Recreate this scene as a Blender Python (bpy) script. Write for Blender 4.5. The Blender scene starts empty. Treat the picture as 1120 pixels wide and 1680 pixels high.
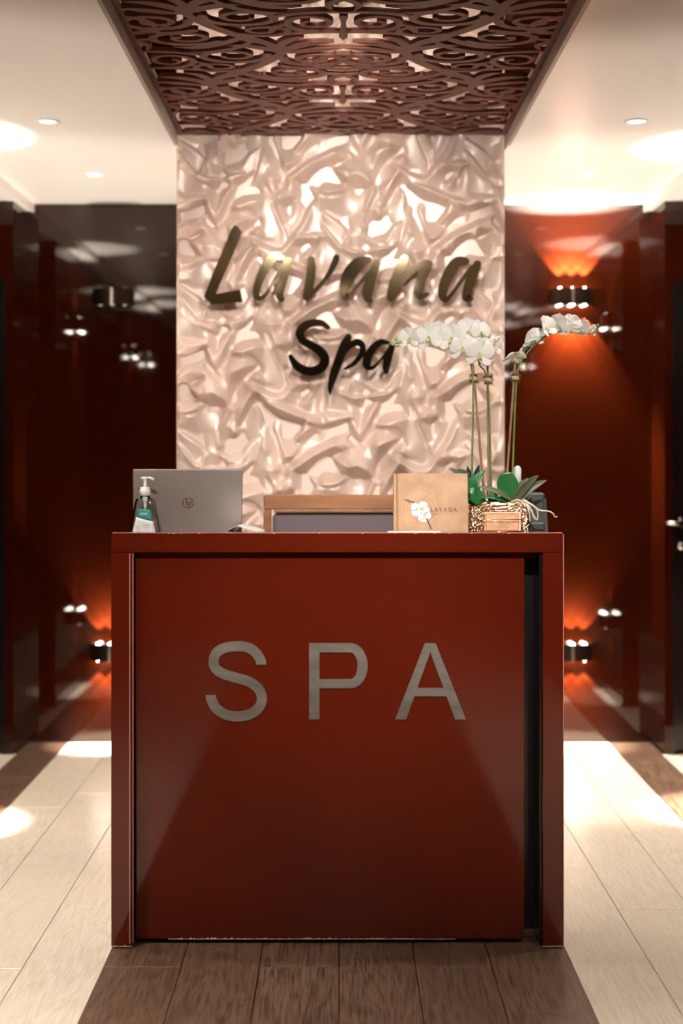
import bpy, math, random
import numpy as np
from mathutils import Vector, Matrix, Euler

# ------------------------------------------------------------------ camera, world, exposure
S = bpy.context.scene
COL = S.collection
random.seed(7)
RNG = np.random.RandomState(11)

F_PX = 2333.0                 # focal length in pixels of the 1120 x 1680 frame (50 mm)
VPX, VPY = 556.0, 743.0       # where the corridor's parallel lines meet
EYE = 1.311                   # camera height

cam_d = bpy.data.cameras.new('camera')
cam_d.sensor_fit = 'VERTICAL'
cam_d.sensor_height = 36.0
cam_d.sensor_width = 24.0
cam_d.lens = 36.0 * F_PX / 1680.0
cam_d.shift_x = (560 - VPX) / 1680.0
cam_d.shift_y = -(840 - VPY) / 1680.0
cam_d.dof.use_dof = True
cam_d.dof.focus_distance = 3.86
cam_d.dof.aperture_fstop = 2.0
cam = bpy.data.objects.new('camera', cam_d)
cam.location = (0, 0, EYE)
cam.rotation_euler = (math.radians(90), 0, 0)
COL.objects.link(cam)
S.camera = cam

world = bpy.data.worlds.new('world')
world.use_nodes = True
world.node_tree.nodes['Background'].inputs[0].default_value = (1, .9, .78, 1)
world.node_tree.nodes['Background'].inputs[1].default_value = 0.05
S.world = world

S.view_settings.view_transform = 'Standard'
S.view_settings.look = 'None'
S.view_settings.gamma = 1.0
S.view_settings.use_curve_mapping = False
S.view_settings.exposure = 0.72

WARM = (1.0, .91, .80)
SCONCE_UP, SCONCE_DOWN = 46.0, 40.0        # watts per bulb of the sconces
SIDE_SCONCE = 58.0                         # watts per direction of the corridor sconces
DOWNLIGHT = 25.0
WASH_L, WASH_R = 60.0, 66.0                # added unseen spotlights that brighten the satin wall
DESK_L, DESK_R = 110.0, 200.0                # added unseen spotlights that brighten the desk front
LOBBY_FILL = 8.0                              # added wide downlights over the approach behind the viewer, for fill

def at(px, py, y):
    """A point at depth y that the eye-level camera sees at a pixel of the photograph."""
    return Vector(((px - VPX) * y / F_PX, y, EYE - (py - VPY) * y / F_PX))

# ------------------------------------------------------------------ mesh helpers
class MB:
    def __init__(s):
        s.v, s.f = [], []
    def add(s, v, f):
        n = len(s.v)
        s.v += [tuple(p) for p in v]
        s.f += [tuple(i + n for i in q) for q in f]
        return s
    def box(s, x0, x1, y0, y1, z0, z1, b=0.0):
        if b <= 0:
            v = [(x, y, z) for z in (z0, z1) for y in (y0, y1) for x in (x0, x1)]
            return s.add(v, [(0, 2, 3, 1), (4, 5, 7, 6), (0, 1, 5, 4), (2, 6, 7, 3), (0, 4, 6, 2), (1, 3, 7, 5)])
        xs, ys, zs = (x0, x1), (y0, y1), (z0, z1)
        v, idx = [], {}
        for i in (0, 1):
            for j in (0, 1):
                for k in (0, 1):
                    sx, sy, sz = (1, -1)[i], (1, -1)[j], (1, -1)[k]
                    for ax in range(3):
                        d = [sx * b, sy * b, sz * b]; d[ax] = 0
                        idx[i, j, k, ax] = len(v)
                        v.append((xs[i] + d[0], ys[j] + d[1], zs[k] + d[2]))
        f = []
        I = idx
        for i in (0, 1):
            q = [I[i, 0, 0, 0], I[i, 1, 0, 0], I[i, 1, 1, 0], I[i, 0, 1, 0]]; f.append(q[::-1] if i == 0 else q)
            q = [I[0, i, 0, 1], I[1, i, 0, 1], I[1, i, 1, 1], I[0, i, 1, 1]]; f.append(q if i == 0 else q[::-1])
            q = [I[0, 0, i, 2], I[1, 0, i, 2], I[1, 1, i, 2], I[0, 1, i, 2]]; f.append(q[::-1] if i == 0 else q)
        for a in (0, 1):
            for c in (0, 1):
                f.append((I[a, c, 0, 0], I[a, c, 1, 0], I[a, c, 1, 1], I[a, c, 0, 1]))
                f.append((I[a, 0, c, 0], I[a, 1, c, 0], I[a, 1, c, 2], I[a, 0, c, 2]))
                f.append((I[0, a, c, 1], I[1, a, c, 1], I[1, a, c, 2], I[0, a, c, 2]))
                for k in (0, 1):
                    pass
        for i in (0, 1):
            for j in (0, 1):
                for k in (0, 1):
                    f.append((I[i, j, k, 0], I[i, j, k, 1], I[i, j, k, 2]))
        return s.add(v, f)
    def tube(s, pts, rad, n=8, cap=True):
        P = [Vector(p) for p in pts]
        R = rad if hasattr(rad, '__len__') else [rad] * len(P)
        v, f = [], []
        up = None
        for i, p in enumerate(P):
            t = (P[min(i + 1, len(P) - 1)] - P[max(i - 1, 0)])
            if t.length < 1e-9: t = Vector((0, 0, 1))
            t.normalize()
            if up is None:
                up = Vector((0, 0, 1)) if abs(t.z) < .9 else Vector((1, 0, 0))
            a = t.cross(up)
            if a.length < 1e-6: a = t.orthogonal()
            a.normalize(); c = a.cross(t).normalized(); up = c
            for k in range(n):
                w = 2 * math.pi * k / n
                v.append(p + (a * math.cos(w) + c * math.sin(w)) * R[i])
        m = len(P)
        for i in range(m - 1):
            for k in range(n):
                k2 = (k + 1) % n
                f.append((i * n + k, i * n + k2, (i + 1) * n + k2, (i + 1) * n + k))
        if cap:
            f.append(tuple(range(n))[::-1]); f.append(tuple((m - 1) * n + k for k in range(n)))
        return s.add(v, f)
    def loft(s, rings, cap=True):
        n = len(rings[0]); v, f = [], []
        for r in rings: v += [tuple(p) for p in r]
        for i in range(len(rings) - 1):
            for k in range(n):
                k2 = (k + 1) % n
                f.append((i * n + k, i * n + k2, (i + 1) * n + k2, (i + 1) * n + k))
        if cap:
            f.append(tuple(range(n))[::-1]); f.append(tuple((len(rings) - 1) * n + k for k in range(n)))
        return s.add(v, f)
    def lathe(s, prof, c=(0, 0, 0), n=24, cap=True, sx=1, sy=1):
        return s.loft([[(c[0] + r * sx * math.cos(2 * math.pi * k / n), c[1] + r * sy * math.sin(2 * math.pi * k / n), c[2] + z)
                        for k in range(n)] for r, z in prof], cap)
    def sphere(s, c, r, n=12, m=8, sz=1.0):
        pr = [(max(1e-4, r * math.sin(math.pi * i / m)), -r * sz * math.cos(math.pi * i / m)) for i in range(m + 1)]
        return s.lathe(pr, c, n)
    def prism(s, poly, fn0, fn1):
        """polygon in 2-D pushed through fn0 (front) and fn1 (back)"""
        n = len(poly)
        v = [fn0(*p) for p in poly] + [fn1(*p) for p in poly]
        f = [tuple(range(n)), tuple(range(2 * n - 1, n - 1, -1))]
        for k in range(n):
            k2 = (k + 1) % n
            f.append((k, k + n, k2 + n, k2))
        return s.add(v, f)
    def sheet(s, grid, th):
        """rows x cols grid of points made a closed sheet of thickness th"""
        G = np.array([[tuple(p) for p in r] for r in grid], float)
        R_, C_ = G.shape[:2]
        du = np.gradient(G, axis=0); dv = np.gradient(G, axis=1)
        N = np.cross(du, dv); L = np.linalg.norm(N, axis=2, keepdims=True); N = N / np.maximum(L, 1e-12)
        A = (G + N * th / 2).reshape(-1, 3); B = (G - N * th / 2).reshape(-1, 3)
        v = list(map(tuple, A)) + list(map(tuple, B)); o = R_ * C_
        f = []
        for i in range(R_ - 1):
            for j in range(C_ - 1):
                a = i * C_ + j
                f.append((a, a + 1, a + C_ + 1, a + C_)); f.append((o + a, o + a + C_, o + a + C_ + 1, o + a + 1))
        ring = [(0, j) for j in range(C_)] + [(i, C_ - 1) for i in range(1, R_)] + [(R_ - 1, j) for j in range(C_ - 2, -1, -1)] + [(i, 0) for i in range(R_ - 2, 0, -1)]
        for k in range(len(ring)):
            a = ring[k][0] * C_ + ring[k][1]; b = ring[(k + 1) % len(ring)]; b = b[0] * C_ + b[1]
            f.append((b, a, o + a, o + b))
        return s.add(v, f)
    def mesh(s, name, mats, smooth=False):
        me = bpy.data.meshes.new(name)
        me.from_pydata(s.v, [], s.f)
        for m in (mats if isinstance(mats, (list, tuple)) else [mats]):
            me.materials.append(m)
        if smooth:
            me.polygons.foreach_set('use_smooth', [True] * len(me.polygons))
        me.update()
        return me

WLOC = {}
def link(o, parent=None):
    COL.objects.link(o)
    if parent: o.parent = parent
    return o
def props(o, label=None, cat=None, group=None, kind=None):
    if label: o['label'] = label
    if cat: o['category'] = cat
    if group: o['group'] = group
    if kind: o['kind'] = kind
    return o
def thing(name, loc, label, cat, group=None, rz=0.0):
    o = bpy.data.objects.new(name, None)
    o.empty_display_size = .05
    o.location = loc; o.rotation_euler = (0, 0, rz)
    link(o); WLOC[o.name] = Vector(loc)
    return props(o, label, cat, group)
def part(name, mb, mat, parent, smooth=False, label=None, local=False):
    """mesh part; vertices in world coordinates unless local"""
    me = mb.mesh(name, mat, smooth)
    o = bpy.data.objects.new(name, me)
    link(o, parent)
    w = WLOC.get(parent.name, Vector((0, 0, 0)))
    if not local and w.length > 0:
        me.transform(Matrix.Translation(-w))
    WLOC[o.name] = w
    if label: o['label'] = label
    return o
def solo(name, mb, mat, label=None, cat=None, group=None, kind=None, smooth=False, loc=None):
    o = bpy.data.objects.new(name, mb.mesh(name, mat, smooth))
    link(o)
    if loc is not None:
        o.location = loc; o.data.transform(Matrix.Translation(-Vector(loc)))
        WLOC[o.name] = Vector(loc)
    return props(o, label, cat, group, kind)
def autosmooth(o, deg=35):
    me = o.data
    me.polygons.foreach_set('use_smooth', [True] * len(me.polygons))
    try: me.set_sharp_from_angle(angle=math.radians(deg))
    except Exception: pass
    return o

def catmull(pts, n=8):
    P = np.array(pts, float); out = []
    for i in range(len(P) - 1):
        p0 = P[max(i - 1, 0)]; p1 = P[i]; p2 = P[i + 1]; p3 = P[min(i + 2, len(P) - 1)]
        for k in range(n):
            t = k / n
            out.append(.5 * ((2 * p1) + (-p0 + p2) * t + (2 * p0 - 5 * p1 + 4 * p2 - p3) * t * t + (-p0 + 3 * p1 - 3 * p2 + p3) * t ** 3))
    out.append(P[-1])
    return np.array(out)

def text_mb(body, shear=0.0):
    """flat outlines of a word in the built-in typeface as 2-D verts and faces, unit size"""
    cu = bpy.data.curves.new('tmp_text', 'FONT'); cu.body = body; cu.size = 1.0; cu.shear = shear; cu.resolution_u = 6
    ob = bpy.data.objects.new('tmp_text', cu); COL.objects.link(ob)
    dg = bpy.context.evaluated_depsgraph_get()
    me = bpy.data.meshes.new_from_object(ob.evaluated_get(dg))
    V = np.array([v.co[:2] for v in me.vertices]); Fc = [tuple(p.vertices) for p in me.polygons]
    E = {}
    for q in Fc:
        for a, b in zip(q, q[1:] + q[:1]): E[a, b] = 1
    B = [(a, b) for a, b in E if (b, a) not in E]
    bpy.data.objects.remove(ob); bpy.data.curves.remove(cu); bpy.data.meshes.remove(me)
    return V, Fc, B
def text_into(mb, body, fn0, fn1, box=None):
    """word extruded between fn0 (front) and fn1 (back); box=(x0,x1,y0,y1) stretches it"""
    V, Fc, B = text_mb(body)
    lo, hi = V.min(0), V.max(0)
    U = (V - lo) / (hi - lo)
    x0, x1, y0, y1 = box
    U = np.stack([x0 + U[:, 0] * (x1 - x0), y0 + U[:, 1] * (y1 - y0)], 1)
    n = len(U)
    v = [fn0(*p) for p in U] + [fn1(*p) for p in U]
    f = list(Fc) + [tuple(i + n for i in q[::-1]) for q in Fc] + [(b, a, a + n, b + n) for a, b in B]
    return mb.add(v, f)

# ------------------------------------------------------------------ materials
def mat(name, base, rough=.5, metal=0.0, coat=0.0, coat_rough=.05, spec=.5, trans=0.0, ior=1.45, emit=None, estr=0.0,
        noise=None, sheen=0.0, bump=None, aniso=0.0):
    m = bpy.data.materials.new(name); m.use_nodes = True
    nt = m.node_tree; b = nt.nodes['Principled BSDF']
    b.inputs['Base Color'].default_value = (*base, 1)
    b.inputs['Roughness'].default_value = rough
    b.inputs['Metallic'].default_value = metal
    b.inputs['Coat Weight'].default_value = coat
    b.inputs['Coat Roughness'].default_value = coat_rough
    b.inputs['Specular IOR Level'].default_value = spec
    b.inputs['Transmission Weight'].default_value = trans
    b.inputs['IOR'].default_value = ior
    b.inputs['Sheen Weight'].default_value = sheen
    b.inputs['Anisotropic'].default_value = aniso
    if emit:
        b.inputs['Emission Color'].default_value = (*emit, 1); b.inputs['Emission Strength'].default_value = estr
    if noise:      # (colour b, scale xyz, detail, contrast lo, hi)
        c2, sc, det, lo, hi = noise
        tc = nt.nodes.new('ShaderNodeTexCoord'); mp = nt.nodes.new('ShaderNodeMapping')
        mp.inputs['Scale'].default_value = sc
        nz = nt.nodes.new('ShaderNodeTexNoise'); nz.inputs['Scale'].default_value = 1; nz.inputs['Detail'].default_value = det
        rp = nt.nodes.new('ShaderNodeValToRGB')
        rp.color_ramp.elements[0].position = lo; rp.color_ramp.elements[0].color = (*base, 1)
        rp.color_ramp.elements[1].position = hi; rp.color_ramp.elements[1].color = (*c2, 1)
        nt.links.new(tc.outputs['Object'], mp.inputs[0]); nt.links.new(mp.outputs[0], nz.inputs[0])
        nt.links.new(nz.outputs['Fac'], rp.inputs[0]); nt.links.new(rp.outputs[0], b.inputs['Base Color'])
    if bump:       # (scale xyz, strength, distance)
        sc, st, di = bump
        tc = nt.nodes.new('ShaderNodeTexCoord'); mp = nt.nodes.new('ShaderNodeMapping')
        mp.inputs['Scale'].default_value = sc
        nz = nt.nodes.new('ShaderNodeTexNoise'); nz.inputs['Scale'].default_value = 1; nz.inputs['Detail'].default_value = 3
        bp = nt.nodes.new('ShaderNodeBump'); bp.inputs['Strength'].default_value = st; bp.inputs['Distance'].default_value = di
        nt.links.new(tc.outputs['Object'], mp.inputs[0]); nt.links.new(mp.outputs[0], nz.inputs[0])
        nt.links.new(nz.outputs['Fac'], bp.inputs['Height']); nt.links.new(bp.outputs[0], b.inputs['Normal'])
    return m

def plank_mat(name, c1, c2, c3, rough, spec=.4):
    """oak-look plank: stretched grain, cathedral figure, tone that differs from plank to plank"""
    m = bpy.data.materials.new(name); m.use_nodes = True
    nt = m.node_tree; N = nt.nodes; L = nt.links; b = N['Principled BSDF']
    b.inputs['Roughness'].default_value = rough; b.inputs['Specular IOR Level'].default_value = spec
    tc = N.new('ShaderNodeTexCoord'); oi = N.new('ShaderNodeObjectInfo')
    ad = N.new('ShaderNodeVectorMath'); ad.operation = 'ADD'
    mu = N.new('ShaderNodeMath'); mu.operation = 'MULTIPLY'; mu.inputs[1].default_value = 37.0
    L.new(oi.outputs['Random'], mu.inputs[0]); L.new(tc.outputs['Object'], ad.inputs[0]); L.new(mu.outputs[0], ad.inputs[1])
    def nz(sc, det, dist=0.0):
        mp = N.new('ShaderNodeMapping'); mp.inputs['Scale'].default_value = sc
        n = N.new('ShaderNodeTexNoise'); n.inputs['Scale'].default_value = 1; n.inputs['Detail'].default_value = det; n.inputs['Distortion'].default_value = dist
        L.new(ad.outputs[0], mp.inputs[0]); L.new(mp.outputs[0], n.inputs[0]); return n
    fine = nz((240, 9, 1), 4); big = nz((11, 2.2, 1), 2, .6)
    wv = N.new('ShaderNodeMath'); wv.operation = 'MULTIPLY'; wv.inputs[1].default_value = 55.0
    sn = N.new('ShaderNodeMath'); sn.operation = 'SINE'
    L.new(big.outputs['Fac'], wv.inputs[0]); L.new(wv.outputs[0], sn.inputs[0])
    fig = N.new('ShaderNodeMath'); fig.operation = 'MULTIPLY_ADD'; fig.inputs[1].default_value = .055
    L.new(sn.outputs[0], fig.inputs[0]); L.new(fine.outputs['Fac'], fig.inputs[2])
    rp = N.new('ShaderNodeValToRGB'); e = rp.color_ramp.elements
    e[0].position = .34; e[0].color = (*c1, 1); e[1].position = .62; e[1].color = (*c2, 1)
    L.new(fig.outputs[0], rp.inputs[0])
    mx = N.new('ShaderNodeMix'); mx.data_type = 'RGBA'
    sc = N.new('ShaderNodeMath'); sc.operation = 'MULTIPLY'; sc.inputs[1].default_value = .55
    L.new(oi.outputs['Random'], sc.inputs[0]); L.new(sc.outputs[0], mx.inputs['Factor'])
    L.new(rp.outputs[0], mx.inputs['A']); mx.inputs['B'].default_value = (*c3, 1)
    L.new(mx.outputs['Result'], b.inputs['Base Color'])
    bp = N.new('ShaderNodeBump'); bp.inputs['Strength'].default_value = .12; bp.inputs['Distance'].default_value = .001
    L.new(fig.outputs[0], bp.inputs['Height']); L.new(bp.outputs[0], b.inputs['Normal'])
    return m

M = {}
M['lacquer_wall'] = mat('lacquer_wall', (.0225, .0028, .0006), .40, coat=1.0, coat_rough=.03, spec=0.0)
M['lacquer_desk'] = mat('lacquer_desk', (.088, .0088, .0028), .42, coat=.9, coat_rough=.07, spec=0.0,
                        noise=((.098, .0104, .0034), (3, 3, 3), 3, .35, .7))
M['ceiling'] = mat('ceiling_paint', (.90, .84, .775), .30, spec=.35, bump=((1.2, 1.2, 1.2), .05, .02))
M['fascia'] = mat('fascia_paint', (.40, .31, .26), .35)
M['lattice'] = mat('lattice_wood', (.105, .027, .015), .40, spec=.25, noise=((.075, .018, .010), (30, 4, 4), 3, .4, .65))
M['mirror'] = mat('mirror_backing', (.88, .86, .80), .02, metal=1.0)
M['satin'] = mat('satin_relief', (.60, .445, .37), .40, metal=.14, spec=1.0, coat=.32, coat_rough=.42)
M['gold'] = mat('mirror_bronze', (.36, .265, .15), .065, metal=1.0)
M['steel'] = mat('brushed_steel', (.30, .27, .235), .40, metal=1.0, noise=((.42, .385, .345), (9, 9, 40), 4, .35, .7))
M['floor_base'] = mat('floor_base', (.05, .035, .025), .8)
M['plank_light'] = plank_mat('plank_light', (.62, .53, .415), (.74, .66, .545), (.68, .59, .47), .26)
M['plank_dark'] = plank_mat('plank_dark', (.058, .030, .018), (.165, .098, .062), (.100, .056, .035), .34)
M['black'] = mat('black_void', (.004, .003, .003), .5)
M['door'] = mat('door_black', (.006, .004, .004), .25, coat=.4)
M['chrome'] = mat('chrome', (.75, .72, .68), .12, metal=1.0)
M['bronze'] = mat('sconce_bronze', (.030, .018, .012), .28, metal=.7)
M['bulb'] = mat('bulb_lit', (1, .9, .75), .3, emit=(1, .90, .74), estr=110.0)
M['bulb_off'] = mat('bulb_unlit', (.7, .68, .62), .15)
M['trim_white'] = mat('downlight_rim', (.86, .86, .84), .3)
M['lens_lit'] = mat('downlight_lens', (.9, .9, .9), .4, emit=(1, .93, .84), estr=2.2)
M['chip'] = mat('bare_board', (.72, .52, .38), .9)

# ------------------------------------------------------------------ room dimensions
DESK_Y = 3.763; FEAT_Y = 5.21; BACK_Y = 6.44; DOOR_Y = 6.18
CEIL = 2.438; LAT_Z = 2.481; SIDE_CEIL = 2.405
X_COR = 1.415; X_SIDE = 1.46; X_ALC = 2.45; REAR_Y = -3.0; ALC_Y = 5.55
FL, FR = -.5986, .6100         # feature panel edges

# ------------------------------------------------------------------ floor: every plank laid on its own
fb = MB().box(-X_ALC, X_ALC, REAR_Y, BACK_Y + .05, -.06, -.008)
floor = solo('floor', fb, M['floor_base'], 'pale and dark oak-look plank floor of the spa corridor', kind='structure')
PL = .93
def plank_mesh(w, l, m):
    g = .0009
    return MB().box(-w / 2 + g, w / 2 - g, -l / 2 + g, l / 2 - g, -.009, 0, .0011).mesh('plank', m)
cache = {}
def lay(x0, x1, y0, y1, m):
    w, l = round(x1 - x0, 4), round(y1 - y0, 4)
    if l < .02: return
    k = (w, l, m.name)
    if k not in cache: cache[k] = plank_mesh(w, l, m)
    o = bpy.data.objects.new('plank', cache[k]); link(o, floor)
    o.location = ((x0 + x1) / 2, (y0 + y1) / 2, random.uniform(-.0002, .0001))
def column(x0, x1, j, m, y_lo=REAR_Y, y_hi=BACK_Y):
    y = j - PL * math.ceil((j - y_lo) / PL)
    while y < y_hi:
        a, b = max(y, y_lo), min(y + PL, y_hi)
        lay(x0, x1, a, b, m); y += PL
D, W_ = M['plank_dark'], M['plank_light']
for x0, x1, j, m in [(-.6, -.403, 3.628, D), (-.403, -.203, 4.09, D), (-.203, 0, 3.628, D), (0, .195, 4.09, D), (.195, .39, 3.628, D), (.39, .597, 4.09, D),
                     (-.806, -.6, 4.10, W_), (-1.016, -.806, 3.615, W_), (-1.226, -1.016, 4.33, W_),
                     (.597, .80, 3.615, W_), (.80, 1.01, 4.08, W_), (1.01, 1.22, 4.54, W_),
                     (-1.405, -1.226, 3.9, D), (1.22, 1.405, 4.2, D)]:
    column(x0, x1, j, m)
for k in range(5):
    a = 1.405 + k * .209
    column(-a - .209, -a, 3.7 + .31 * k, W_, ALC_Y - .6 if k else REAR_Y, DOOR_Y + .02)
    column(a, a + .209, 3.4 + .37 * k, W_, ALC_Y - .6 if k else REAR_Y, DOOR_Y + .02)

# ------------------------------------------------------------------ walls
def wall(name, boxes, m, label):
    b = MB()
    for q in boxes: b.box(*q)
    return solo(name, b, m, label, kind='structure')
LW = M['lacquer_wall']
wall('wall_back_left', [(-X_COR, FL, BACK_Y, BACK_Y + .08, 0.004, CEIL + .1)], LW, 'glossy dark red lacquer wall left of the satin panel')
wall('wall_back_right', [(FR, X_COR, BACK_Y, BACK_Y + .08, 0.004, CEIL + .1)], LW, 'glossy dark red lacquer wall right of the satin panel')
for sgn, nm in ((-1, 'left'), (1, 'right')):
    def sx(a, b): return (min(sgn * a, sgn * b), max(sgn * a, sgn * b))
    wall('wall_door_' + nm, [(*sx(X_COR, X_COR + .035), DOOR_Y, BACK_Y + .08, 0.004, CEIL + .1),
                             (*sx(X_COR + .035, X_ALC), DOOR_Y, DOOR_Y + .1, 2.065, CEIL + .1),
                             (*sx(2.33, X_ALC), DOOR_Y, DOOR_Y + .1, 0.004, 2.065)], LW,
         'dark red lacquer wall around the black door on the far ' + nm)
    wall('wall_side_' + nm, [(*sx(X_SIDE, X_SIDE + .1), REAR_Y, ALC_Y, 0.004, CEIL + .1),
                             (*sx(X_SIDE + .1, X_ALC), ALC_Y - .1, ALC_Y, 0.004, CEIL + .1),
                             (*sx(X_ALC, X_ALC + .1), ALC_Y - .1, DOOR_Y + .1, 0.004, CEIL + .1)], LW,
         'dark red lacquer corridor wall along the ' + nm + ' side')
    d = MB().box(*sx(X_COR + .047, 2.318), DOOR_Y + .025, DOOR_Y + .07, .008, 2.053, .003)
    do = solo('door_1' if sgn < 0 else 'door_2', d, M['door'], 'black door leaf at the far ' + nm + ' edge', kind='structure')
    part('door_frame', MB().box(*sx(X_COR + .035, X_COR + .046), DOOR_Y + .005, DOOR_Y + .09, .004, 2.064)
         .box(*sx(2.319, 2.33), DOOR_Y + .005, DOOR_Y + .09, .004, 2.064).box(*sx(X_COR + .046, 2.319), DOOR_Y + .005, DOOR_Y + .09, 2.054, 2.064), M['door'], do)
    if sgn > 0:
        hx, hz = X_COR + .072, 1.006
        h = MB(); prof = [(.026, 0), (.026, .008), (.011, .010), (.010, .045)]
        h.loft([[(hx + r * math.cos(2 * math.pi * k / 16), DOOR_Y + .025 - y, hz + r * math.sin(2 * math.pi * k / 16)) for k in range(16)] for r, y in prof])
        h.tube([(hx, DOOR_Y - .018, hz), (hx - .03, DOOR_Y - .022, hz), (hx - .068, DOOR_Y - .02, hz + .002)], [.011, .010, .009], 10)
        part('door_handle', h, M['chrome'], do, True, 'chrome lever handle')
        kz = .905
        h = MB(); h.loft([[(hx + r * math.cos(2 * math.pi * k / 16), DOOR_Y + .025 - y, kz + r * 1.1 * math.sin(2 * math.pi * k / 16)) for k in range(16)] for r, y in [(.022, 0), (.022, .01), (.016, .03), (.010, .036)]])
        part('thumb_turn', h, M['chrome'], do, True, 'chrome thumb turn')
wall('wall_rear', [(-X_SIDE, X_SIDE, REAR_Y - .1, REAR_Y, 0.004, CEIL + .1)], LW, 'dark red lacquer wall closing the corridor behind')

# ------------------------------------------------------------------ ceiling with the long coffer and its mirror
CX = .012; CW = .607; COF_Y0 = 1.1
c = MB()
c.box(-1.39, CX - CW, REAR_Y, BACK_Y, CEIL, CEIL + .08)
c.box(CX + CW, 1.39, REAR_Y, BACK_Y, CEIL, CEIL + .08)
c.box(CX - CW, CX + CW, REAR_Y, COF_Y0, CEIL, CEIL + .08)
c.box(-X_ALC, -1.39, REAR_Y, BACK_Y, SIDE_CEIL, SIDE_CEIL + .11)
c.box(1.39, X_ALC, REAR_Y, BACK_Y, SIDE_CEIL, SIDE_CEIL + .11)
ceil = solo('ceiling', c, M['ceiling'], 'cream painted ceiling either side of the carved screen', kind='structure')
for s in (-1, 1):
    solo('trim_1' if s < 0 else 'trim_2', MB().box(min(s * 1.378, s * 1.392), max(s * 1.378, s * 1.392), REAR_Y, BACK_Y - .001, SIDE_CEIL - .004, CEIL + .001),
         M['ceiling'], 'cream ceiling step running along the ' + ('left' if s < 0 else 'right') + ' side', kind='structure')
f = MB()
f.box(CX - CW - .008, CX - CW + .004, COF_Y0, FEAT_Y, CEIL - .0006, CEIL + .16)
f.box(CX + CW - .004, CX + CW + .008, COF_Y0, FEAT_Y, CEIL - .0006, CEIL + .16)
f.box(CX - CW, CX + CW, COF_Y0 - .012, COF_Y0, CEIL - .0006, CEIL + .16)
solo('trim_3', f, M['fascia'], 'taupe fascia lining the ceiling recess', kind='structure')
solo('ceiling_mirror', MB().box(CX - CW + .004, CX + CW - .004, COF_Y0, FEAT_Y, LAT_Z + .0062, LAT_Z + .0105), M['mirror'],
     'mirror sheet above the carved ceiling screen', kind='structure')

# unit cell x 0..0.6 (mirrored), y 0..0.74 (periodic), 4 mm grid
RES=0.004; NX,NY=151,185
def cr(pts,n=14):
    P=np.array(pts,float); out=[]
    for i in range(len(P)-1):
        p0=P[max(i-1,0)];p1=P[i];p2=P[i+1];p3=P[min(i+2,len(P)-1)]
        for k in range(n):
            t=k/n
            out.append(.5*((2*p1)+(-p0+p2)*t+(2*p0-5*p1+4*p2-p3)*t*t+(-p0+3*p1-3*p2+p3)*t**3))
    out.append(P[-1]); return np.array(out)
def spiral(cx,cy,r,a0,turns,w0,w1,sy=1.0,n=40,end=.18,sx=1.0):
    out=[]
    for k in range(n+1):
        t=k/n; a=math.radians(a0)+turns*2*math.pi*t; rr=r*(1-t)**.8*(1-end)+r*end
        out.append((cx+sx*rr*math.cos(a),cy+sy*rr*math.sin(a),w0+(w1-w0)*t))
    out[-1]=(out[-1][0],out[-1][1],w1*2.0)
    return np.array(out)
def motif():
    S=[]
    S.append(cr([(0,0,.020),(-.03,.07,.022),(-.10,.17,.024),(-.20,.27,.022),(-.24,.37,.020)]))
    S.append(cr([(0,.0,.012),(.03,-.05,.024),(.09,-.09,.022),(.17,-.105,.004)]))
    S.append(cr([(0,.0,.012),(.05,-.01,.020),(.11,-.03,.022),(.20,-.05,.004)]))
    S.append(cr([(0,.0,.012),(-.04,-.04,.024),(-.10,-.07,.022),(-.17,-.075,.004)]))
    S.append(cr([(0,.0,.010),(0,-.07,.020),(.03,-.13,.020),(.08,-.155,.004)]))
    S.append(cr([(0,.0,.010),(-.03,-.08,.020),(-.08,-.12,.018),(-.14,-.14,.004)]))
    S.append(spiral(.10,.075,.095,190,-1.6,.019,.014,.72,sx=1.05))
    S.append(spiral(-.15,.035,.105,-10,1.5,.019,.014,.70,sx=1.05))
    S.append(spiral(.03,.225,.100,150,-1.5,.019,.013,.66,sx=1.1))
    S.append(spiral(-.20,.155,.075,40,1.4,.017,.012,.66,sx=1.1))
    S.append(cr([(.15,.13,.014),(.08,.175,.018),(-.01,.15,.018)]))
    S.append(cr([(-.10,.17,.016),(-.06,.12,.020),(-.05,.07,.005)]))
    S.append(cr([(-.14,.21,.018),(-.08,.27,.022),(.0,.315,.020),(.09,.305,.004)]))
    S.append(cr([(.06,.11,.012),(.12,.16,.020),(.19,.175,.018),(.25,.15,.004)]))
    S.append(cr([(-.17,.24,.012),(-.11,.32,.018),(-.03,.36,.016),(.05,.365,.004)]))
    S.append(cr([(.11,.23,.012),(.18,.25,.018),(.22,.30,.016),(.20,.36,.005)]))
    S.append(cr([(.16,.02,.010),(.22,.04,.018),(.26,.09,.016),(.25,.15,.006)]))
    return S
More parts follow.
